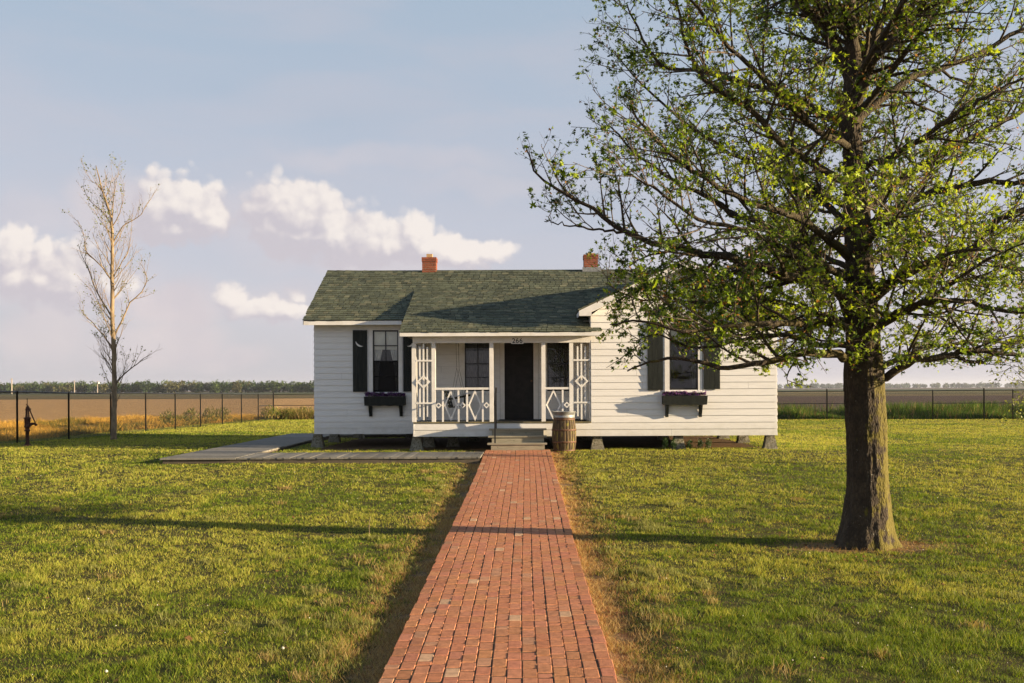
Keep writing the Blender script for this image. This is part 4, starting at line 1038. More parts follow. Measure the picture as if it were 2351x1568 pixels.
# porch swing, seen from its end
sw = empty('porch_swing', (-1.35, 25.05, ZF+.42), label='dark slatted porch swing hanging on chains behind the left railing', cat='swing')
Ys0, Ys1 = 24.62, 25.55
def S_(x, y, Y=24.7): return P(x, y, Y)
bk0, bk1 = S_(1019, 897), S_(1030.5, 936.5)
m_ = MB()
for i in range(5):
    a = bk0.lerp(bk1, (i+.1)/5); b = bk0.lerp(bk1, (i+.85)/5)
    m_.hexa([(a.x, Ys0, a.z), (a.x+.03, Ys0, a.z), (a.x+.03, Ys1, a.z), (a.x, Ys1, a.z), (b.x, Ys0, b.z), (b.x+.03, Ys0, b.z), (b.x+.03, Ys1, b.z), (b.x, Ys1, b.z)])
for yy_ in (Ys0+.04, Ys1-.07): m_.bar((bk0.x+.045, yy_, bk0.z), (bk1.x+.045, yy_, bk1.z), .03, .03, (0, 1, 0))
m_.build('backrest', M['dark_paint'], sw)
m_ = MB(); s0_, s1_ = S_(1031, 935), S_(1066, 931)
for i in range(5):
    a = s0_.lerp(s1_, i/5+.01); b = s0_.lerp(s1_, (i+1)/5-.02); m_.hexa([(a.x, Ys0, a.z-.02), (b.x, Ys0, b.z-.02), (b.x, Ys1, b.z-.02), (a.x, Ys1, a.z-.02), (a.x, Ys0, a.z), (b.x, Ys0, b.z), (b.x, Ys1, b.z), (a.x, Ys1, a.z)])
m_.build('seat', M['dark_paint'], sw)
for yy_ in (Ys0, Ys1-.05):
    m_ = MB(); a = S_(1045, 914); b = S_(1076, 907.5); m_.bar((a.x, yy_+.025, a.z), (b.x, yy_+.025, b.z), .03, .05, (0, 0, 1))
    c = S_(1067, 931); m_.bar((c.x, yy_+.025, c.z), (c.x, yy_+.025, S_(1067, 909).z-.015), .035, .035, (0, 1, 0)); m_.bar((a.x-.12, yy_+.025, a.z-.02), (a.x, yy_+.025, a.z), .03, .05, (0, 0, 1))
    m_.build('armrest', M['dark_paint'], sw)
    ring = S_(1049, 845); mt_ = MB(); q0 = S_(1036, 912); q1 = S_(1064, 909); up_ = Vector((ring.x-.02, yy_+.025, 3.15))
    for (a, b) in (((ring.x, yy_+.025, ring.z), (q0.x, yy_+.025, q0.z)), ((ring.x, yy_+.025, ring.z), (q1.x, yy_+.025, q1.z)), (tuple(up_), (ring.x, yy_+.025, ring.z))):
        mt_.tube([a, b], .005, 5)
    mt_.build('chain', M['chain'], sw)
# ------------------------------------------------------------------ boardwalk
bw_ = empty('boardwalk', (-7, 22, .4), label='low grey plank walkway turning back along the left side of the house', cat='boardwalk')
BZ = .425
def pcol(): k = R.uniform(.75, 1.15); return (.235*k, .225*k, .195*k)
mb = MB(); x = -6.12
while x < PATH_X0-.02:
    mb.box(x+.003, min(x+.137, PATH_X0-.012), 21.12+R.uniform(-.01, .01), 22.84+R.uniform(-.01, .01), BZ-.035, BZ+R.uniform(-.003, .003), pcol()); x += .142
mb.build('front_deck', M['plankx'], bw_)
mb = MB(); y = 21.10
while y < 33.0:
    mb.box(-7.74+R.uniform(-.01, .01), -6.14+R.uniform(-.008, .008), y+.003, y+.137, BZ-.035, BZ+R.uniform(-.003, .003), pcol()); y += .142
mb.build('side_deck', M['plank'], bw_)
mb = MB(); x = -6.12
while x < -1: mb.box(x+.003, x+.137, 31.98, 33.1, BZ-.035, BZ+R.uniform(-.003, .003), pcol()); x += .142
mb.build('rear_deck', M['plankx'], bw_)
mb = MB()
for (a, b, c, d_) in ((-7.70, PATH_X0-.03, 21.15, 21.19), (-6.1, PATH_X0-.03, 22.76, 22.80), (-7.71, -7.67, 21.2, 32.9), (-6.21, -6.17, 22.81, 32.9), (-6.0, -1.1, 32.0, 32.04)):
    mb.box(a, b, c, d_, .15, BZ-.037, (.12, .10, .075))
mb.build('joist', M['plank'], bw_)

# ------------------------------------------------------------------ barrel with galvanised tub
bx, by = P(1295, 1000, 23.72).x, 23.72; bz = float(gz(bx, by))-.02
ba = empty('rain_barrel', (bx, by, bz), label='mossy wooden barrel with rusty hoops standing right of the steps', cat='barrel')
H = P(1295, 956, by).z - bz; prof = []
for i in range(15):
    t_ = i/14; prof.append((.243 + .055*math.sin(math.pi*(t_*.94+.03))**.9 - .012*t_, t_*H))
mb = MB(); n = 22                                             # each stave a shallow panel with a seam
for k in range(n):
    a0, a1 = 2*math.pi*k/n+.016, 2*math.pi*(k+1)/n-.016; am = (a0+a1)/2; vs = []; fs = []; jr = R.uniform(-.003, .003)
    for r, z in prof:
        for a, q in ((a0, -.007), (a0+.03, 0), (am, .002), (a1-.03, 0), (a1, -.007)): vs.append((bx+(r+q+jr)*math.cos(a), by+(r+q+jr)*math.sin(a), bz+z))
    for i in range(len(prof)-1):
        for q in range(4): fs.append((i*5+q, i*5+q+1, (i+1)*5+q+1, (i+1)*5+q))
    mb.add(vs, fs)
mb.lathe([(r-.012, z) for r, z in prof], 24, (bx, by, bz))
mb.build('staves', M['barrel'], ba)
for t0, wd in ((.015, .05), (.26, .045), (.60, .045), (.90, .05)):
    mb = MB(); pr_ = []
    for q in (0, .5, 1):
        t_ = t0 + wd/H*q; r = .243 + .055*math.sin(math.pi*(min(t_, 1)*.94+.03))**.9 - .012*t_; pr_.append((r+.007, t_*H))
    pr_ = [(pr_[0][0]-.012, pr_[0][1])] + pr_ + [(pr_[-1][0]-.012, pr_[-1][1])]
    mb.lathe(pr_, 32, (bx, by, bz), cap=False); mb.build('hoop', M['rustband'], ba, True)
tz = bz+H-.035
tb = empty('galvanised_tub', (bx, by, tz), label='galvanised metal tub set upside on top of the barrel', cat='tub')
tb['label'] = 'round galvanised metal tub sitting on top of the wooden barrel'
mb = MB(); mb.lathe([(.245, .0), (.262, .012), (.262, .03), (.254, .034), (.262, .085), (.268, .09), (.274, .135), (.285, .14), (.287, .152), (.278, .155), (.27, .145), (.25, .05), (.0, .045)], 40, (bx, by, tz), cap=False)
mb.build('tub_body', M['flash'], tb, True)
mb = MB(); mb.tube([(bx+.283, by-.03, tz+.12), (bx+.32, by-.02, tz+.135), (bx+.32, by+.03, tz+.135), (bx+.283, by+.04, tz+.12)], .007, 6); mb.build('handle', M['flash'], tb)

# ------------------------------------------------------------------ hand pump
pc = P(63, 1024.7, 27.0); px_, py_ = pc.x, 27.0; pz_ = float(gz(px_, py_)); s = (P(63, 915, 27).z - P(63, 1024.7, 27).z)/1.29
hp = empty('hand_pump', (px_, py_, pz_), label='old rusty cast iron hand water pump on the lawn in front of the fence', cat='pump')
def hpz(v): return pz_ + v*s
c0 = (px_, py_, pz_)
MB().lathe([(.13, -.02), (.13, .015), (.09, .03), (.055, .07), (.048, .12), (.045, .40), (.075, .405), (.08, .43), (.05, .44), (.058, .50), (.085, .51), (.085, .535), (.072, .55), (.078, .74), (.095, .745), (.095, .77), (.03, .78), (.02, .80)], 18, c0).build('pump_body', M['rust'], hp, True)
MB().tube([(px_+.05, py_, hpz(.56)), (px_+.13, py_, hpz(.60)), (px_+.20, py_, hpz(.60)), (px_+.255, py_, hpz(.56))], [.045, .036, .03, .034], 12).build('spout', M['rust'], hp, True)
m_ = MB()
for dx_ in (-.035, .045): m_.bar((px_+dx_, py_, hpz(.77)), (px_+dx_*.6, py_, hpz(1.05)), .022, .03)
m_.bar((px_-.05, py_, hpz(.98)), (px_+.10, py_, hpz(1.0)), .03, .04, (0, 1, 0)); m_.bar((px_-.03, py_, hpz(1.05)), (px_+.035, py_, hpz(1.06)), .03, .03, (0, 1, 0)).build('bracket', M['rust'], hp)
MB().tube([(px_, py_, hpz(.78)), (px_, py_, hpz(1.29))], [.011, .009], 8).build('pump_rod', M['rust'], hp)
MB().tube([(px_-.01, py_-.03, hpz(1.13)), (px_+.05, py_-.03, hpz(1.05)), (px_+.10, py_-.03, hpz(.93)), (px_+.16, py_-.03, hpz(.78)), (px_+.22, py_-.03, hpz(.66)), (px_+.245, py_-.03, hpz(.56))], [.017, .02, .018, .016, .015, .02], 8).build('pump_handle', M['rust'], hp, True)

# ------------------------------------------------------------------ chain link fences
def mesh_wires(pts, top, z0off, H, sp=.06, r=.0036):
    """crossing diagonal wires hung along a polyline in plan; real wire, three sided"""
    V = []; Fc = []
    A, B = np.array(pts[0]), np.array(pts[1]); L_ = np.linalg.norm(B-A); u_ = (B-A)/L_; nv = np.array([-u_[1], u_[0]])
    k = 0
    for sg_ in (1, -1):
        for s0 in np.arange(-H, L_+H, sp):
            a, b = s0, s0+sg_*H
            t0, t1 = 0., 1.
            lo, hi = min(a, b), max(a, b)
            if hi < 0 or lo > L_: continue
            # clip
            def par(q): return (q-a)/(b-a)
            if a < 0: t0 = max(t0, par(0))
            if a > L_: t0 = max(t0, par(L_))
            if b < 0: t1 = min(t1, par(0))
            if b > L_: t1 = min(t1, par(L_))
            if t1-t0 < .02: continue
            P_ = []
            for t_ in (t0, t1):
                q = A + u_*(a+(b-a)*t_); g_ = float(gz(q[0], q[1])); P_.append(np.array([q[0], q[1], g_+.03+(H-.05)*t_]))
            off = nv*r*1.0*sg_
            for p in P_:
                for (da, dz_) in ((-r, -r*.6), (r, -r*.6), (0, r)):
                    V.append((p[0]+u_[0]*da*1.0+off[0], p[1]+u_[1]*da+off[1], p[2]+dz_*0+ (r if da == 0 else 0)))
                    if da == 0: V[-1] = (p[0]+off[0]+nv[0]*r, p[1]+off[1]+nv[1]*r, p[2])
            b_ = k*6; Fc += [(b_, b_+1, b_+4, b_+3), (b_+1, b_+2, b_+5, b_+4), (b_+2, b_, b_+3, b_+5)]; k += 1
    return np.array(V), np.array(Fc)
def fence(name, label, A, B, posts, H, midrail=(), tall=()):
    A, B = Vector(A), Vector(B)
    e = empty(name, (A.x, A.y, float(gz(A.x, A.y))), label=label, cat='fence', group='black chain link fences round the yard')
    for i, t_ in enumerate(posts):
        q = A.lerp(B, t_); g_ = float(gz(q.x, q.y)); hh = H + (.09 if i in tall else .01); r = .036 if i in tall else .028
        MB().lathe([(r, -.1), (r, hh-.02), (r+.004, hh-.015), (r*.7, hh+.012), (.002, hh+.02)], 10, (q.x, q.y, g_)).build('post', M['black_metal'], e, True)
    n = 40; pts = []
    for i in range(n+1):
        q = A.lerp(B, i/n); pts.append((q.x, q.y, float(gz(q.x, q.y))+H-.02))
    MB().tube(pts, .021, 8).build('top_rail', M['black_metal'], e, True)
    for (a, b) in midrail:
        pts = []
        for i in range(13):
            q = A.lerp(B, a+(b-a)*i/12); pts.append((q.x, q.y, float(gz(q.x, q.y))+H*.56))
        MB().tube(pts, .018, 8).build('middle_rail', M['black_metal'], e, True)
    v, f = mesh_wires([(A.x, A.y), (B.x, B.y)], None, 0, H)
    npmesh('wire_mesh', v, f, M['black_metal'], None, e)
    return e
FX = -14.5; FH = 1.5; y0 = 12.3; Lf = 57.4-y0
fence('side_fence', 'black chain link fence running back along the left edge of the lawn', (FX, y0, 0), (FX, 57.4, 0), [(q-y0)/Lf for q in np.arange(12.365, 57.2, 3.213)] , FH, ((.935, 1),))
xr = 33.0; A_, B_ = (FX, yb(FX), 0), (xr, yb(xr), 0)
ps = [0]; q = FX+2.6
while q < 14.6: ps.append((q-FX)/(xr-FX)); q += 2.95
gx_ = [P(1901, 930, 51.5).x, P(1960, 930, 51).x+.2, P(2139.8, 930, 50.8).x, P(2256, 930, 50.4).x, P(2320.7, 930, 50.2).x, 28.3, 31.2]
k0 = len(ps); ps += [(q-FX)/(xr-FX) for q in gx_]
fr = lambda X: (X-FX)/(xr-FX)
fence('back_fence', 'black chain link fence crossing behind the house with a middle rail', A_, B_, ps, FH, ((0, fr(4)), (fr(6), fr(gx_[1])), (fr(gx_[2]), fr(gx_[4]))), tall=(0, k0, k0+3))

# ------------------------------------------------------------------ utility poles far off
wood_pole = simple('pole_wood', (.42, .36, .28), (.34, .29, .23), 3, .8)
lbl = {27: 'pale utility pole left of the hand pump at the foot of the wood', 171: 'thin utility pole before the wood between the pump and the bare tree', 224: 'utility pole with a small transformer just left of the bare tree'}
for px_, h_ in ((27, 10.2), (171, 8.6), (224, 8.2)):
    Y = 640; c = P(px_, 903, Y); e = empty('utility_pole', (c.x, Y, 0), label=lbl[px_], cat='utility pole', group='utility poles along the far field')
    w_ = .42 if px_ == 27 else .3
    MB().lathe([(w_, -.2), (w_*.7, h_)], 8, (c.x, Y, 0)).build('pole', wood_pole, e)
    if px_ == 224: MB().lathe([(.1, h_-1.9), (.45, h_-1.8), (.45, h_-.7), (.1, h_-.6)], 10, (c.x+.7, Y, 0)).build('transformer', M['pane_white'], e)
    MB().box(c.x-1.0, c.x+1.0, Y-.5, Y-.4, h_-.7, h_-.5).build('crossarm', wood_pole, e)

# ------------------------------------------------------------------ seedlings by the foundation
sd = ['taller twin-stemmed green seedling left of the second pier under the gable', 'small bushy seedling just right of the gable wall\'s middle pier', 'rightmost green seedling by the gable wall, beside bare red earth']
for i, (x_, h_, tw_) in enumerate(((1537, .30, 1), (1583, .26, 0), (1617, .29, 1))):
    c = P(x_, 1028, 24.12); z_ = float(gz(c.x, 24.12)); e = empty('seedling', (c.x, 24.12, z_), label=sd[i], cat='plant', group='seedlings along the gable wall')
    st_ = MB(); V = []; n = 260
    for s_ in ((-.1, .1) if tw_ else (0,)):
        hh = h_*R.uniform(.85, 1); st_ = MB(); st_.tube([(c.x+s_, 24.12, z_-.01), (c.x+s_+.01, 24.12, z_+hh)], [.006, .003], 5); st_.build('stem', M['twig'], e)
        q = rng.normal(0, 1, (n, 3)); q /= np.linalg.norm(q, axis=1)[:, None]; q *= rng.random((n, 1))**.5
        cc = np.c_[c.x+s_+q[:, 0]*.085, 24.12+q[:, 1]*.085, z_+hh*.55+q[:, 2]*hh*.48]
        V.append((cc[:, None, :] + rng.normal(0, .014, (n, 3, 3))).reshape(-1, 3))
    V = np.concatenate(V)
    npmesh('foliage', V, np.arange(len(V)).reshape(-1, 3), M['leaf'], np.repeat(np.array([.035, .075, .02])*(.6+.8*rng.random((len(V)//3, 1))), 3, 0), e)
tw = MB(); c = P(849, 1222, 12.3); zt_ = float(gz(c.x, 12.3)); tw.tube([(c.x, 12.3, zt_-.01), (c.x-.01, 12.31, zt_+.14), (c.x+.01, 12.3, zt_+.26)], [.004, .004, .003], 5)
tag(tw.build('dry_stalk', M['palebark']), 'single pale dry stalk standing in the lawn left of the path', 'stalk')

# ------------------------------------------------------------------ trees
class Tree:
    def __init__(s, seed): s.r = random.Random(seed); s.big = MB(); s.small = MB(); s.tips = []
    def limb(s, pts, r0, r1, n):
        rad = [r0+(r1-r0)*(i/(len(pts)-1))**.8 for i in range(len(pts))]
        (s.big if r0 > .016 else s.small).tube(pts, rad, n, False); return rad
    def grow(s, p, d, L, r0, level, up=.02, wander=.22, steps=None):
        steps = steps or max(3, int(L/(.16 if level < 3 else .09))); pts = [Vector(p)]; d = Vector(d).normalized()
        for i in range(steps):
            d = (d + Vector([s.r.gauss(0, wander/ (1+.0*i)) for _ in range(3)])*.6 + Vector((0, 0, up))).normalized()
            pts.append(pts[-1] + d*L/steps)
        return pts
    def kids(s, pts, r0, r1, spec, level):
        """spec: per level (spacing, len factor, angle lo, hi, start frac)"""
        if level >= len(spec['sp']): s.tips.append(pts); return
        Lt = sum((pts[i+1]-pts[i]).length for i in range(len(pts)-1))
        sp = spec['sp'][level]; t_ = spec['start'][level]*Lt + s.r.random()*sp
        while t_ < Lt:
            a = t_/Lt*(len(pts)-1); i = min(int(a), len(pts)-2); f_ = a-i; p = pts[i].lerp(pts[i+1], f_); tan = (pts[i+1]-pts[i]).normalized()
            ang = math.radians(s.r.uniform(*spec['ang'][level])); per = tan.orthogonal().normalized(); per.rotate(Matrix.Rotation(s.r.uniform(0, 6.283), 3, tan))
            d = tan*math.cos(ang) + per*math.sin(ang); d.z += spec['lift'][level]
            L_ = s.r.uniform(*spec['len'][level])*(1.12-.55*t_/Lt); rb = (r0+(r1-r0)*(t_/Lt))*.55; rb = min(max(rb, spec['rad'][level]), spec['radmax'][level])
            q = s.grow(p, d, L_, rb, level+1, spec['up'][level], spec['wander'][level])
            if spec.get('floor') and (min(v.z for v in q) < spec['floor'](q[-1].x) or q[-1].x < spec['side'](q[-1].z)): t_ += sp*.6; continue
            s.limb(q, rb, spec['rad'][level]*.45, 7 if rb > .02 else (5 if level < 2 else 4))
            s.kids(q, rb, rb*.4, spec, level+1)
            t_ += sp*s.r.uniform(.55, 1.45)
        s.tips.append(pts[-4:])
def leaf_mesh(name, parent, C, N_, size, colour, five=True):
    """star shaped lobed leaves: C centres, N_ normals"""
    n = len(C); nn = N_/np.linalg.norm(N_, axis=1)[:, None]
    a = rng.normal(0, 1, (n, 3)); uu = np.cross(nn, a); uu /= np.linalg.norm(uu, axis=1)[:, None]; vv = np.cross(nn, uu)
    angs = np.radians([-90, -62, -20, 8, 38, 62, 90, 118, 142, 172, 200, 242]) if five else np.radians([-90, -30, 30, 90, 150, 210])
    rad = np.array([.12, .55, .30+.35, .30, .80, .34, 1.0, .34, .80, .30, .65, .55]) if five else np.array([.7, .5, .6, 1., .6, .5])
    m_ = len(angs); r_ = rad[None, :]*size[:, None]
    fold = (np.abs(np.cos(angs))*-.28)[None, :]*size[:, None] + rng.normal(0, .08, (n, m_))*size[:, None]
    ring = C[:, None, :] + uu[:, None, :]*(np.cos(angs)[None, :]*r_)[..., None] + vv[:, None, :]*(np.sin(angs)[None, :]*r_)[..., None] + nn[:, None, :]*fold[..., None]
    V = np.concatenate([C[:, None, :], ring], 1); b = (np.arange(n)*(m_+1))[:, None]
    k = np.arange(m_); f = np.stack([np.zeros(m_, int), 1+k, 1+(k+1) % m_], 1)
    Fc = (b[:, :, None] + f[None]).reshape(-1, 3)
    return npmesh(name, V.reshape(-1, 3), Fc, M['leaf'], np.repeat(colour, m_+1, 0), parent)
def tips_to_leaves(tr, per, spread, rs):
    C = []
    for pts in tr.tips:
        m_ = rs.poisson(per*max(.6, min(1.6, len(pts)/4)))
        for _ in range(m_):
            a = rs.random()**.7*(len(pts)-1); i = min(int(a), len(pts)-2); p = pts[i].lerp(pts[i+1], a-i)
            C.append((p.x, p.y, p.z))
    C = np.array(C); return C + rs.normal(0, spread, C.shape)

TY = 11.6
bt = empty('shade_tree', (3.93, TY, float(gz(3.93, TY))), label='large spreading tree with mossy trunk and sparse young leaves, right of the brick path', cat='tree')
T = Tree(5)
# trunk: (x px, y px, half width px)
TR = [(1985, 1272, 84), (1985, 1253, 76), (1986, 1235, 69), (1988, 1210, 63), (1991, 1170, 57), (1992, 1120, 51), (1991, 1050, 48.5), (1989, 980, 49.5), (1986, 920, 50), (1984, 870, 50), (1983, 835, 47), (1981, 800, 43), (1979, 750, 41), (1979, 700, 38), (1975, 630, 35), (1972, 560, 33), (1968, 520, 34), (1966, 477, 32), (1962, 400, 26), (1957, 330, 23), (1951, 270, 22), (1957, 215, 23), (1960, 180, 22)]
def trunk_mesh(TR, Y):
    pts = [P(x_, y_, Y) for x_, y_, _ in TR]; rr = [w_/F*Y*.90 for _, _, w_ in TR]
    zs_ = np.array([p.z for p in pts]); xs_ = np.array([p.x for p in pts]); rs_ = np.array(rr)
    o_ = np.argsort(zs_); zs_, xs_, rs_ = zs_[o_], xs_[o_], rs_[o_]
    nz, na = 420, 110; z_ = np.linspace(zs_[0]-.08, zs_[-1], nz); x_ = np.interp(z_, zs_, xs_); r_ = np.interp(z_, zs_, rs_)
    A = np.linspace(0, 2*np.pi, na, endpoint=False); ZZ, AA = np.meshgrid(z_, A, indexing='ij'); h_ = ZZ-zs_[0]
    flare = np.exp(-h_/.28)
    lob = .12*np.cos(3*AA+1.0)*flare + .12*np.cos(5*AA+.4)*flare + .07*np.cos(8*AA+2)*flare + .02*np.cos(2*AA+h_*1.2) + .012*np.cos(5*AA-h_*2)
    s_ = r_[:, None]
    furrow = fbm((AA % (2*np.pi))*9/ (2*np.pi)*2.2 + 3*np.sin(h_*.8)*.15, h_*1.1, 2.1, 4)-.5
    fine = fbm(AA*8, h_*5, 2.3, 3)-.5
    wrap = np.minimum(AA, 2*np.pi-AA)/.35; wrap = np.clip(wrap, 0, 1)
    R_ = s_*(1+lob) + (furrow*.030 + fine*.020)*wrap
    for (aa, hh, sz, am) in ((-2.4, 2.15, .16, .030), (-1.0, 2.28, .09, .03), (-2.7, 1.55, .1, .015), (-1.2, 1.0, .05, .02)):
        dA = np.angle(np.exp(1j*(AA-aa)))*.25; R_ += am*np.exp(-((dA/sz)**2+((h_-hh)/sz)**2))
    V = np.stack([x_[:, None]+R_*np.cos(AA), Y+R_*np.sin(AA), ZZ], -1).reshape(-1, 3)
    i = np.arange(nz-1)[:, None]*na; k = np.arange(na)[None]; k2 = (np.arange(na)+1) % na
    Fc = np.stack([i+k, i+k2[None], i+na+k2[None], i+na+k], -1).reshape(-1, 4)
    return V, Fc, (lambda zq: (float(np.interp(zq, zs_, xs_)), float(np.interp(zq, zs_, rs_))))
V, Fc, at_trunk = trunk_mesh(TR, TY)
npmesh('trunk', V, Fc, M['bark'], None, bt, True)
def curve(pl, n=18, jit=.0):
    pts = [P(x_, y_, TY) + Vector((0, dy, 0)) for x_, y_, dy in pl]
    for p, q in zip(pts, pl): p.x = P(q[0], q[1], TY+q[2]).x; p.z = P(q[0], q[1], TY+q[2]).z
    out = []                                                   # Catmull-Rom
    m_ = len(pts)
    for i in range(m_-1):
        p0, p1, p2, p3 = pts[max(i-1, 0)], pts[i], pts[i+1], pts[min(i+2, m_-1)]
        k = max(2, n//(m_-1))
        for j in range(k):
            t_ = j/k; out.append(.5*((2*p1)+(p2-p0)*t_+(2*p0-5*p1+4*p2-p3)*t_*t_+(3*p1-p0-3*p2+p3)*t_**3))
    out.append(pts[-1])
    return [p+Vector([T.r.gauss(0, .012) for _ in range(3)]) if 0 < i < len(out)-1 else p for i, p in enumerate(out)]
LIMBS = [  # (polyline px,px,depth offset), base radius, tip radius
 ([(1960, 820, 0), (1925, 815, -.25), (1850, 808, -.6), (1790, 829, -.75), (1725, 833, -.85), (1653, 845, -.9), (1560, 820, -.95), (1490, 835, -.9), (1440, 852, -.9)], .062, .008),
 ([(1950, 720, 0), (1934, 679, -.2), (1878, 646, -.5), (1800, 632, -.7), (1709, 600, -.8), (1640, 590, -.8), (1580, 573, -.75), (1496, 556, -.7), (1417, 522, -.65), (1361, 477, -.6), (1282, 438, -.5), (1228, 392, -.5), (1206, 335, -.5)], .078, .006),
 ([(1496, 556, -.7), (1420, 535, -.6), (1350, 525, -.5), (1290, 512, -.5), (1250, 508, -.5)], .02, .005),
 ([(1955, 700, 0), (1928, 674, .2), (1844, 578, .6), (1760, 522, .8), (1681, 488, .9), (1600, 440, .9), (1520, 400, .9), (1440, 330, .9), (1400, 290, .9)], .072, .008),
 ([(1950, 590, 0), (1900, 550, -.3), (1840, 510, -.6), (1690, 450, -.9), (1560, 370, -1.1), (1490, 300, -1.1), (1440, 240, -1.1)], .060, .008),
 ([(1955, 290, 0), (1895, 258, .2), (1782, 208, .5), (1687, 185, .6), (1597, 163, .7), (1520, 150, .7), (1465, 60, .7), (1440, 10, .7)], .055, .008),
 ([(1950, 420, 0), (1880, 380, -.4), (1800, 330, -.7), (1720, 250, -.9), (1640, 200, -1), (1585, 130, -1), (1560, 40, -1), (1540, -60, -1)], .052, .01),
 ([(1955, 520, 0), (1900, 470, .4), (1790, 400, 1.0), (1640, 330, 1.5), (1500, 220, 1.8), (1420, 130, 2.0)], .05, .008),
 ([(1955, 340, 0), (1880, 300, -.5), (1760, 190, -1.1), (1680, 110, -1.3), (1600, 20, -1.5), (1520, -80, -1.6)], .048, .008),
 ([(1960, 760, 0), (1900, 740, -.6), (1800, 740, -1.3), (1700, 745, -1.7), (1600, 760, -1.8), (1480, 740, -1.8), (1400, 745, -1.7)], .05, .006),
 ([(1970, 650, 0), (1900, 620, .7), (1760, 650, 1.6), (1620, 660, 2.1), (1480, 690, 2.4), (1390, 650, 2.5)], .05, .006),
 ([(2005, 880, 0), (2050, 855, -.1), (2102, 825, -.2), (2187, 814, -.25), (2215, 803, -.3), (2290, 812, -.3), (2351, 817, -.3), (2480, 790, -.3)], .055, .018),
 ([(2187, 814, -.25), (2220, 828, -.2), (2260, 832, -.2)], .03, .01),
 ([(2000, 855, 0), (2060, 826, .2), (2115, 806, .4), (2198, 786, .6), (2351, 778, .8), (2460, 740, .9)], .038, .012),
 ([(1980, 545, 0), (2018, 505, -.1), (2046, 483, -.2), (2175, 432, -.4), (2271, 415, -.5), (2351, 418, -.6), (2480, 380, -.7)], .062, .02),
 ([(1985, 700, 0), (2102, 617, -.3), (2215, 589, -.5), (2271, 522, -.6), (2351, 477, -.7), (2450, 440, -.8)], .068, .02),
 ([(2000, 660, 0), (2069, 415, .3)], .001, .001),
 ([(1972, 500, 0), (2069, 415, .3), (2215, 326, .7), (2351, 253, .9), (2480, 200, 1)], .058, .02),
 ([(1955, 290, 0), (2010, 240, .05), (2102, 174, .2), (2215, 140, .3), (2351, 67, .4), (2450, 20, .4)], .055, .02),
 ([(1975, 610, 0), (2120, 560, .8), (2240, 590, 1.4), (2351, 620, 1.7), (2450, 600, 1.9)], .045, .01),
 ([(1985, 770, 0), (2100, 700, -.7), (2210, 690, -1.3), (2330, 720, -1.7), (2430, 690, -1.9)], .05, .01),
 ([(1965, 390, 0), (2090, 330, -.6), (2230, 240, -1.2), (2351, 180, -1.4)], .045, .012),
 ([(1960, 790, 0), (1880, 790, .3), (1790, 770, .7), (1700, 780, 1.0), (1600, 800, 1.2), (1520, 770, 1.3), (1450, 780, 1.3)], .045, .006),
 ([(1955, 740, 0), (1870, 720, -.2), (1760, 690, -.3), (1660, 700, -.2), (1560, 690, -.1), (1480, 660, 0), (1420, 690, 0)], .045, .006),
 ([(1950, 640, 0), (1860, 600, -.6), (1740, 540, -1.0), (1600, 500, -1.3), (1500, 430, -1.4), (1430, 400, -1.4)], .045, .006),
 # leaders
 ([(1960, 200, 0), (1930, 130, 0), (1890, 60, -.05), (1838, 0, -.1), (1780, -110, -.2), (1740, -260, -.2), (1720, -420, -.2)], .085, .02),
 ([(1960, 200, 0), (1958, 120, -.1), (1950, 20, -.1), (1950, -120, 0), (1960, -300, .1), (1950, -560, .1)], .10, .02),
 ([(1958, 240, 0), (1985, 130, .15), (2025, 40, .2), (2060, -40, .3), (2100, -200, .4), (2130, -380, .4)], .09, .02),
 ([(1956, 260, 0), (2000, 150, -.3), (2060, 60, -.5), (2140, -60, -.7), (2200, -200, -.8)], .07, .02),
]
spec = dict(sp=[.155, .115, .075], start=[.12, .12, .15], ang=[(30, 70), (30, 65), (25, 65)], lift=[.10, .08, .05],
            len=[(.55, 1.25), (.25, .55), (.09, .22)], rad=[.007, .0035, .0020], radmax=[.030, .010, .004], up=[.05, .06, .08], wander=[.17, .22, .28], floor=lambda X: 2.08 if X < 3.2 or X > 4.4 else 1.85, side=lambda z: float(np.interp(z, [1.9, 2.6, 3.2, 3.45, 3.58, 3.8, 4.2, 4.8, 5.05, 7, 9], [1.05, .98, .98, .95, .45, .18, -.12, -.12, .55, .72, 2.2])))
for pl, r0, r1 in LIMBS:
    if r0 < .01: continue
    pts = curve(pl, 24); T.limb(pts, r0, r1, 10); T.kids(pts, r0, r1, spec, 0)
# limbs toward and away from the photographer, and the hidden rest of the crown
for i in range(26):
    z_ = 2.4 + i*.26 + T.r.uniform(-.1, .1); xx_, rr_ = at_trunk(min(z_, 5.6)); a = T.r.choice((-1, 1))*T.r.uniform(50, 130)
    a = math.radians(a); d = Vector((math.cos(a), math.sin(a), T.r.uniform(.25, .6))); L_ = max(1.2, 3.3 - max(0, z_-5)*.55 - (.9 if a < 0 and z_ < 4.5 else 0))
    p = Vector((xx_, TY, z_)) + Vector((math.cos(a), math.sin(a), 0))*rr_*.4
    pts = T.grow(p, d, L_, .04, 1, -.01, .12, 16); T.limb(pts, .045, .008, 8); T.kids(pts, .045, .008, spec, 0)
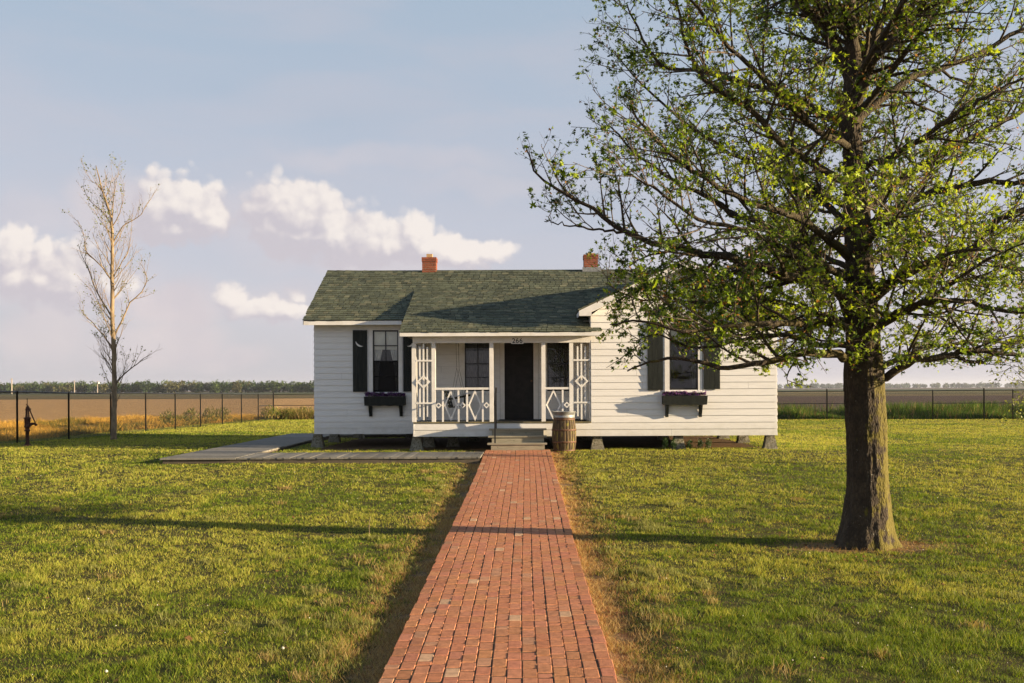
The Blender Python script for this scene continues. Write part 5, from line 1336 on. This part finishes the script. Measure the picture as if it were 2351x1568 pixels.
# epicormic tufts round the crotch
for i in range(34):
    z_ = T.r.uniform(1.95, 3.2); xx_, rr_ = at_trunk(z_); a = math.radians(T.r.uniform(-175, -5)); d = Vector((math.cos(a), math.sin(a), T.r.uniform(-.1, .8)))
    pts = T.grow(Vector((xx_+math.cos(a)*rr_*.9, TY+math.sin(a)*rr_*.9, z_)), d, T.r.uniform(.25, .6), .006, 3, .03, .25, 5); T.small.tube(pts, [.006, .005, .004, .003, .0025, .002], 4, False); T.kids(pts, .005, .003, spec, 2)
T.big.build('limbs', M['bark'], bt, True); T.small.build('twigs', M['twig'], bt, False)
rs = np.random.default_rng(3)
C = tips_to_leaves(T, 4.4, .026, rs)
print('tips', len(T.tips), 'leaves', len(C))
if len(C) > 110000: C = C[rs.permutation(len(C))[:110000]]
C = C[C[:, 2] > np.where(np.abs(C[:, 0]-3.8) < .6, 1.86, 2.0)]
_o = sstep(-C[:, 0], -3.2, -.8)*sstep(C[:, 2], 2.6, 3.6); C = C[C[:, 0] > np.interp(C[:, 2], [1.9, 2.6, 3.2, 3.45, 3.58, 3.8, 4.2, 4.8, 5.05, 7, 9], [.95, .92, .92, .90, .35, .08, -.22, -.22, .45, .62, 2.0])]
_o = sstep(-C[:, 0], -3.2, -.8)*sstep(C[:, 2], 2.6, 3.6); C = C[rs.random(len(C)) > .44 + .16*_o + .12*sstep(C[:, 0], 3.4, 5) - .40*sstep(-C[:, 0], -3.4, -2.8)*(1-sstep(C[:, 2], 2.9, 3.6))]
n = len(C)
Nn = rs.normal(0, 1, (n, 3)); Nn[:, 2] = np.abs(Nn[:, 2])*1.0 + .15
tn = fbm(C[:, 0]*1.0+C[:, 1]*.3, C[:, 2]+C[:, 1]*.7, .9, 3)
r = rs.random((n, 1))
young = np.array([.31, .41, .028])*(.75+.45*r); mid = np.array([.16, .25, .016])*(.7+.6*r); dk = np.array([.035, .070, .010])*(.7+.6*r)
col = np.where((rs.random(n) < sstep(tn, .36, .64)*.72)[:, None], young, np.where((rs.random(n) < .6)[:, None], mid, dk))
sz = (.024 + .034*rs.random(n)**1.7); sz[rs.random(n) < .02] *= 1.7
br = rs.random(n) < (.05 + .14*sstep(fbm(C[:, 0]+7, C[:, 2], 1.1, 2), .55, .7)); col[br] = np.array([.30, .15, .045])*(.6+.8*rs.random((br.sum(), 1))); sz[br] *= .55
leaf_mesh('foliage', bt, C, Nn, sz, col)

# slender bare tree by the fence
SY = 31.3; c = P(261.3, 1009, SY)
bt2 = empty('bare_tree', (c.x, SY, float(gz(c.x, SY))), label='slender nearly leafless tree with upswept branches by the left fence', cat='tree')
T2 = Tree(9); T = T2
TR2 = [(261, 1012, 9.5), (261, 1004, 7.8), (262, 960, 6.8), (263, 900, 6.4), (262, 850, 6.0), (262, 800, 6), (258, 740, 5.4), (258, 690, 5.2), (258, 600, 4.6), (258, 540, 4), (256, 500, 3.2), (246, 470, 2.6), (236, 440, 2.2), (228, 410, 1.6), (220, 380, 1.0), (212, 366, .6)]
trp = []; trr = []
for a_, b_ in zip(TR2[:-1], TR2[1:]):
    k = max(1, int(abs(a_[1]-b_[1])/14))
    for j in range(k): t_ = j/k; trp.append(P(a_[0]+(b_[0]-a_[0])*t_+T2.r.uniform(-.6, .6), a_[1]+(b_[1]-a_[1])*t_, SY)+Vector((0, T2.r.uniform(-.012, .012), 0))); trr.append(.86*(a_[2]+(b_[2]-a_[2])*t_)/F*SY)
T2.big.tube(trp, trr, 12, True)
TYs = TY; TY = SY
spec2 = dict(sp=[.19, .14], start=[.15, .15], ang=[(22, 50), (25, 60)], lift=[.25, .15], len=[(.4, .95), (.16, .42)], rad=[.0042, .0026], radmax=[.012, .005], up=[.10, .08], wander=[.10, .16])
L2 = [([(262, 890, 0), (275, 868, 0), (296, 850, .05), (315, 835, .1), (330, 822, .1), (345, 812, .1)], .03, .006),
      ([(257, 850, 0), (248, 832, 0), (236, 815, 0), (228, 800, 0)], .02, .005),
      ([(258, 800, 0), (238, 770, -.1), (215, 742, -.2), (195, 725, -.2), (182, 700, -.2)], .026, .004),
      ([(261, 775, 0), (280, 735, .1), (300, 695, .2), (325, 668, .2), (338, 645, .2), (333, 620, .2), (318, 600, .2)], .032, .004),
      ([(258, 730, 0), (235, 690, .1), (213, 650, .2), (200, 610, .2), (186, 585, .2), (180, 560, .2)], .03, .004),
      ([(258, 645, 0), (236, 615, -.1), (210, 590, -.1), (195, 570, -.1), (190, 530, -.1), (178, 505, -.1)], .028, .004),
      ([(259, 640, 0), (275, 610, 0), (292, 580, .1), (300, 545, .1), (302, 500, .1)], .022, .004),
      ([(258, 560, 0), (285, 520, 0), (305, 505, 0), (325, 490, 0), (338, 470, 0), (352, 445, 0)], .022, .004),
      ([(257, 520, 0), (240, 490, .1), (215, 470, .1), (200, 450, .1), (190, 425, .1)], .018, .004),
      ([(257, 505, 0), (258, 470, 0), (262, 440, 0), (270, 400, 0), (268, 385, 0)], .02, .003),
      ([(258, 520, 0), (275, 490, -.1), (282, 455, -.1), (285, 420, -.1)], .018, .003),
      ([(240, 455, 0), (230, 430, 0), (205, 410, 0), (196, 390, 0)], .012, .003)]
for pl, r0, r1 in L2:
    pts = curve(pl, 14); T2.limb(pts, r0, r1, 7); T2.kids(pts, r0, r1, spec2, 0)
for i in range(44):
    t_ = .16 + .78*i/44; k = int(t_*(len(trp)-1)); a = T2.r.uniform(0, 6.283)
    d = Vector((math.cos(a)*.62, math.sin(a)*.62, .8)); L_ = T2.r.uniform(.7, 1.5)*(1-.55*abs(t_-.45))
    pts = T2.grow(trp[k], d, L_, .012, 1, .07, .10, 10); T2.limb(pts, min(.016, trr[k]*.6), .004, 5); T2.kids(pts, .012, .004, spec2, 0)
T2.big.build('trunk', M['palebark'], bt2, True); T2.small.build('twigs', M['palebark'], bt2)
C = tips_to_leaves(T2, 1.5, .03, rs); n = len(C)
k = fbm(C[:, 0]*2, C[:, 2]*2, 1.4, 2) > .45; C = C[k]; n = len(C); print('bare leaves', n)
leaf_mesh('foliage', bt2, C, rs.normal(0, 1, (n, 3)), .016+.026*rs.random(n), np.array([.17, .20, .04])*(.6+.7*rs.random((n, 1))), False)

# young tree whose branches reach in from the right
TY = 20.0; T3 = Tree(21); T = T3
c = P(2392, 1000, TY)
bt3 = empty('young_tree', (c.x, TY, float(gz(c.x, TY))), label='light young tree with small pale leaves at the right edge of the lawn', cat='tree')
trp = [Vector((c.x+.05*math.sin(z_*2), TY, z_+float(gz(c.x, TY))-.05)) for z_ in np.linspace(0, 5.6, 26)]
T3.big.tube(trp, [.055*(1-i/30) for i in range(26)], 10, True)
spec3 = dict(sp=[.20, .13], start=[.2, .1], ang=[(30, 60), (30, 70)], lift=[.0, -.05], len=[(.35, .8), (.14, .32)], rad=[.005, .003], radmax=[.012, .005], up=[-.02, -.04], wander=[.16, .22])
for pl, r0, r1 in [([(2385, 900, 0), (2362, 860, 0), (2330, 840, 0), (2305, 855, 0)], .014, .004), ([(2390, 880, 0), (2352, 900, 0), (2330, 925, 0), (2318, 950, 0)], .012, .003), ([(2392, 760, 0), (2350, 690, 0), (2330, 610, 0), (2322, 560, 0)], .02, .004), ([(2392, 830, 0), (2355, 780, .2), (2338, 740, .2)], .014, .004), ([(2392, 640, 0), (2358, 560, 0), (2345, 470, 0)], .014, .004)]:
    pts = curve(pl, 10); T3.limb(pts, r0, r1, 6); T3.kids(pts, r0, r1, spec3, 0)
for i in range(30):
    k = int((.2+.75*i/30)*25); a = T3.r.uniform(0, 6.283); pts = T3.grow(trp[k], Vector((math.cos(a), math.sin(a), .7)), T3.r.uniform(.6, 1.1), .012, 1, .02, .12, 9); T3.limb(pts, .013, .004, 6); T3.kids(pts, .01, .004, spec3, 0)
T3.big.build('trunk', M['twig'], bt3, True); T3.small.build('twigs', M['twig'], bt3)
C = tips_to_leaves(T3, 2.6, .04, rs); n = len(C); print('young leaves', n)
leaf_mesh('foliage', bt3, C, rs.normal(0, 1, (n, 3)), .024+.022*rs.random(n), np.array([.20, .24, .05])*(.6+.7*rs.random((n, 1))), False)
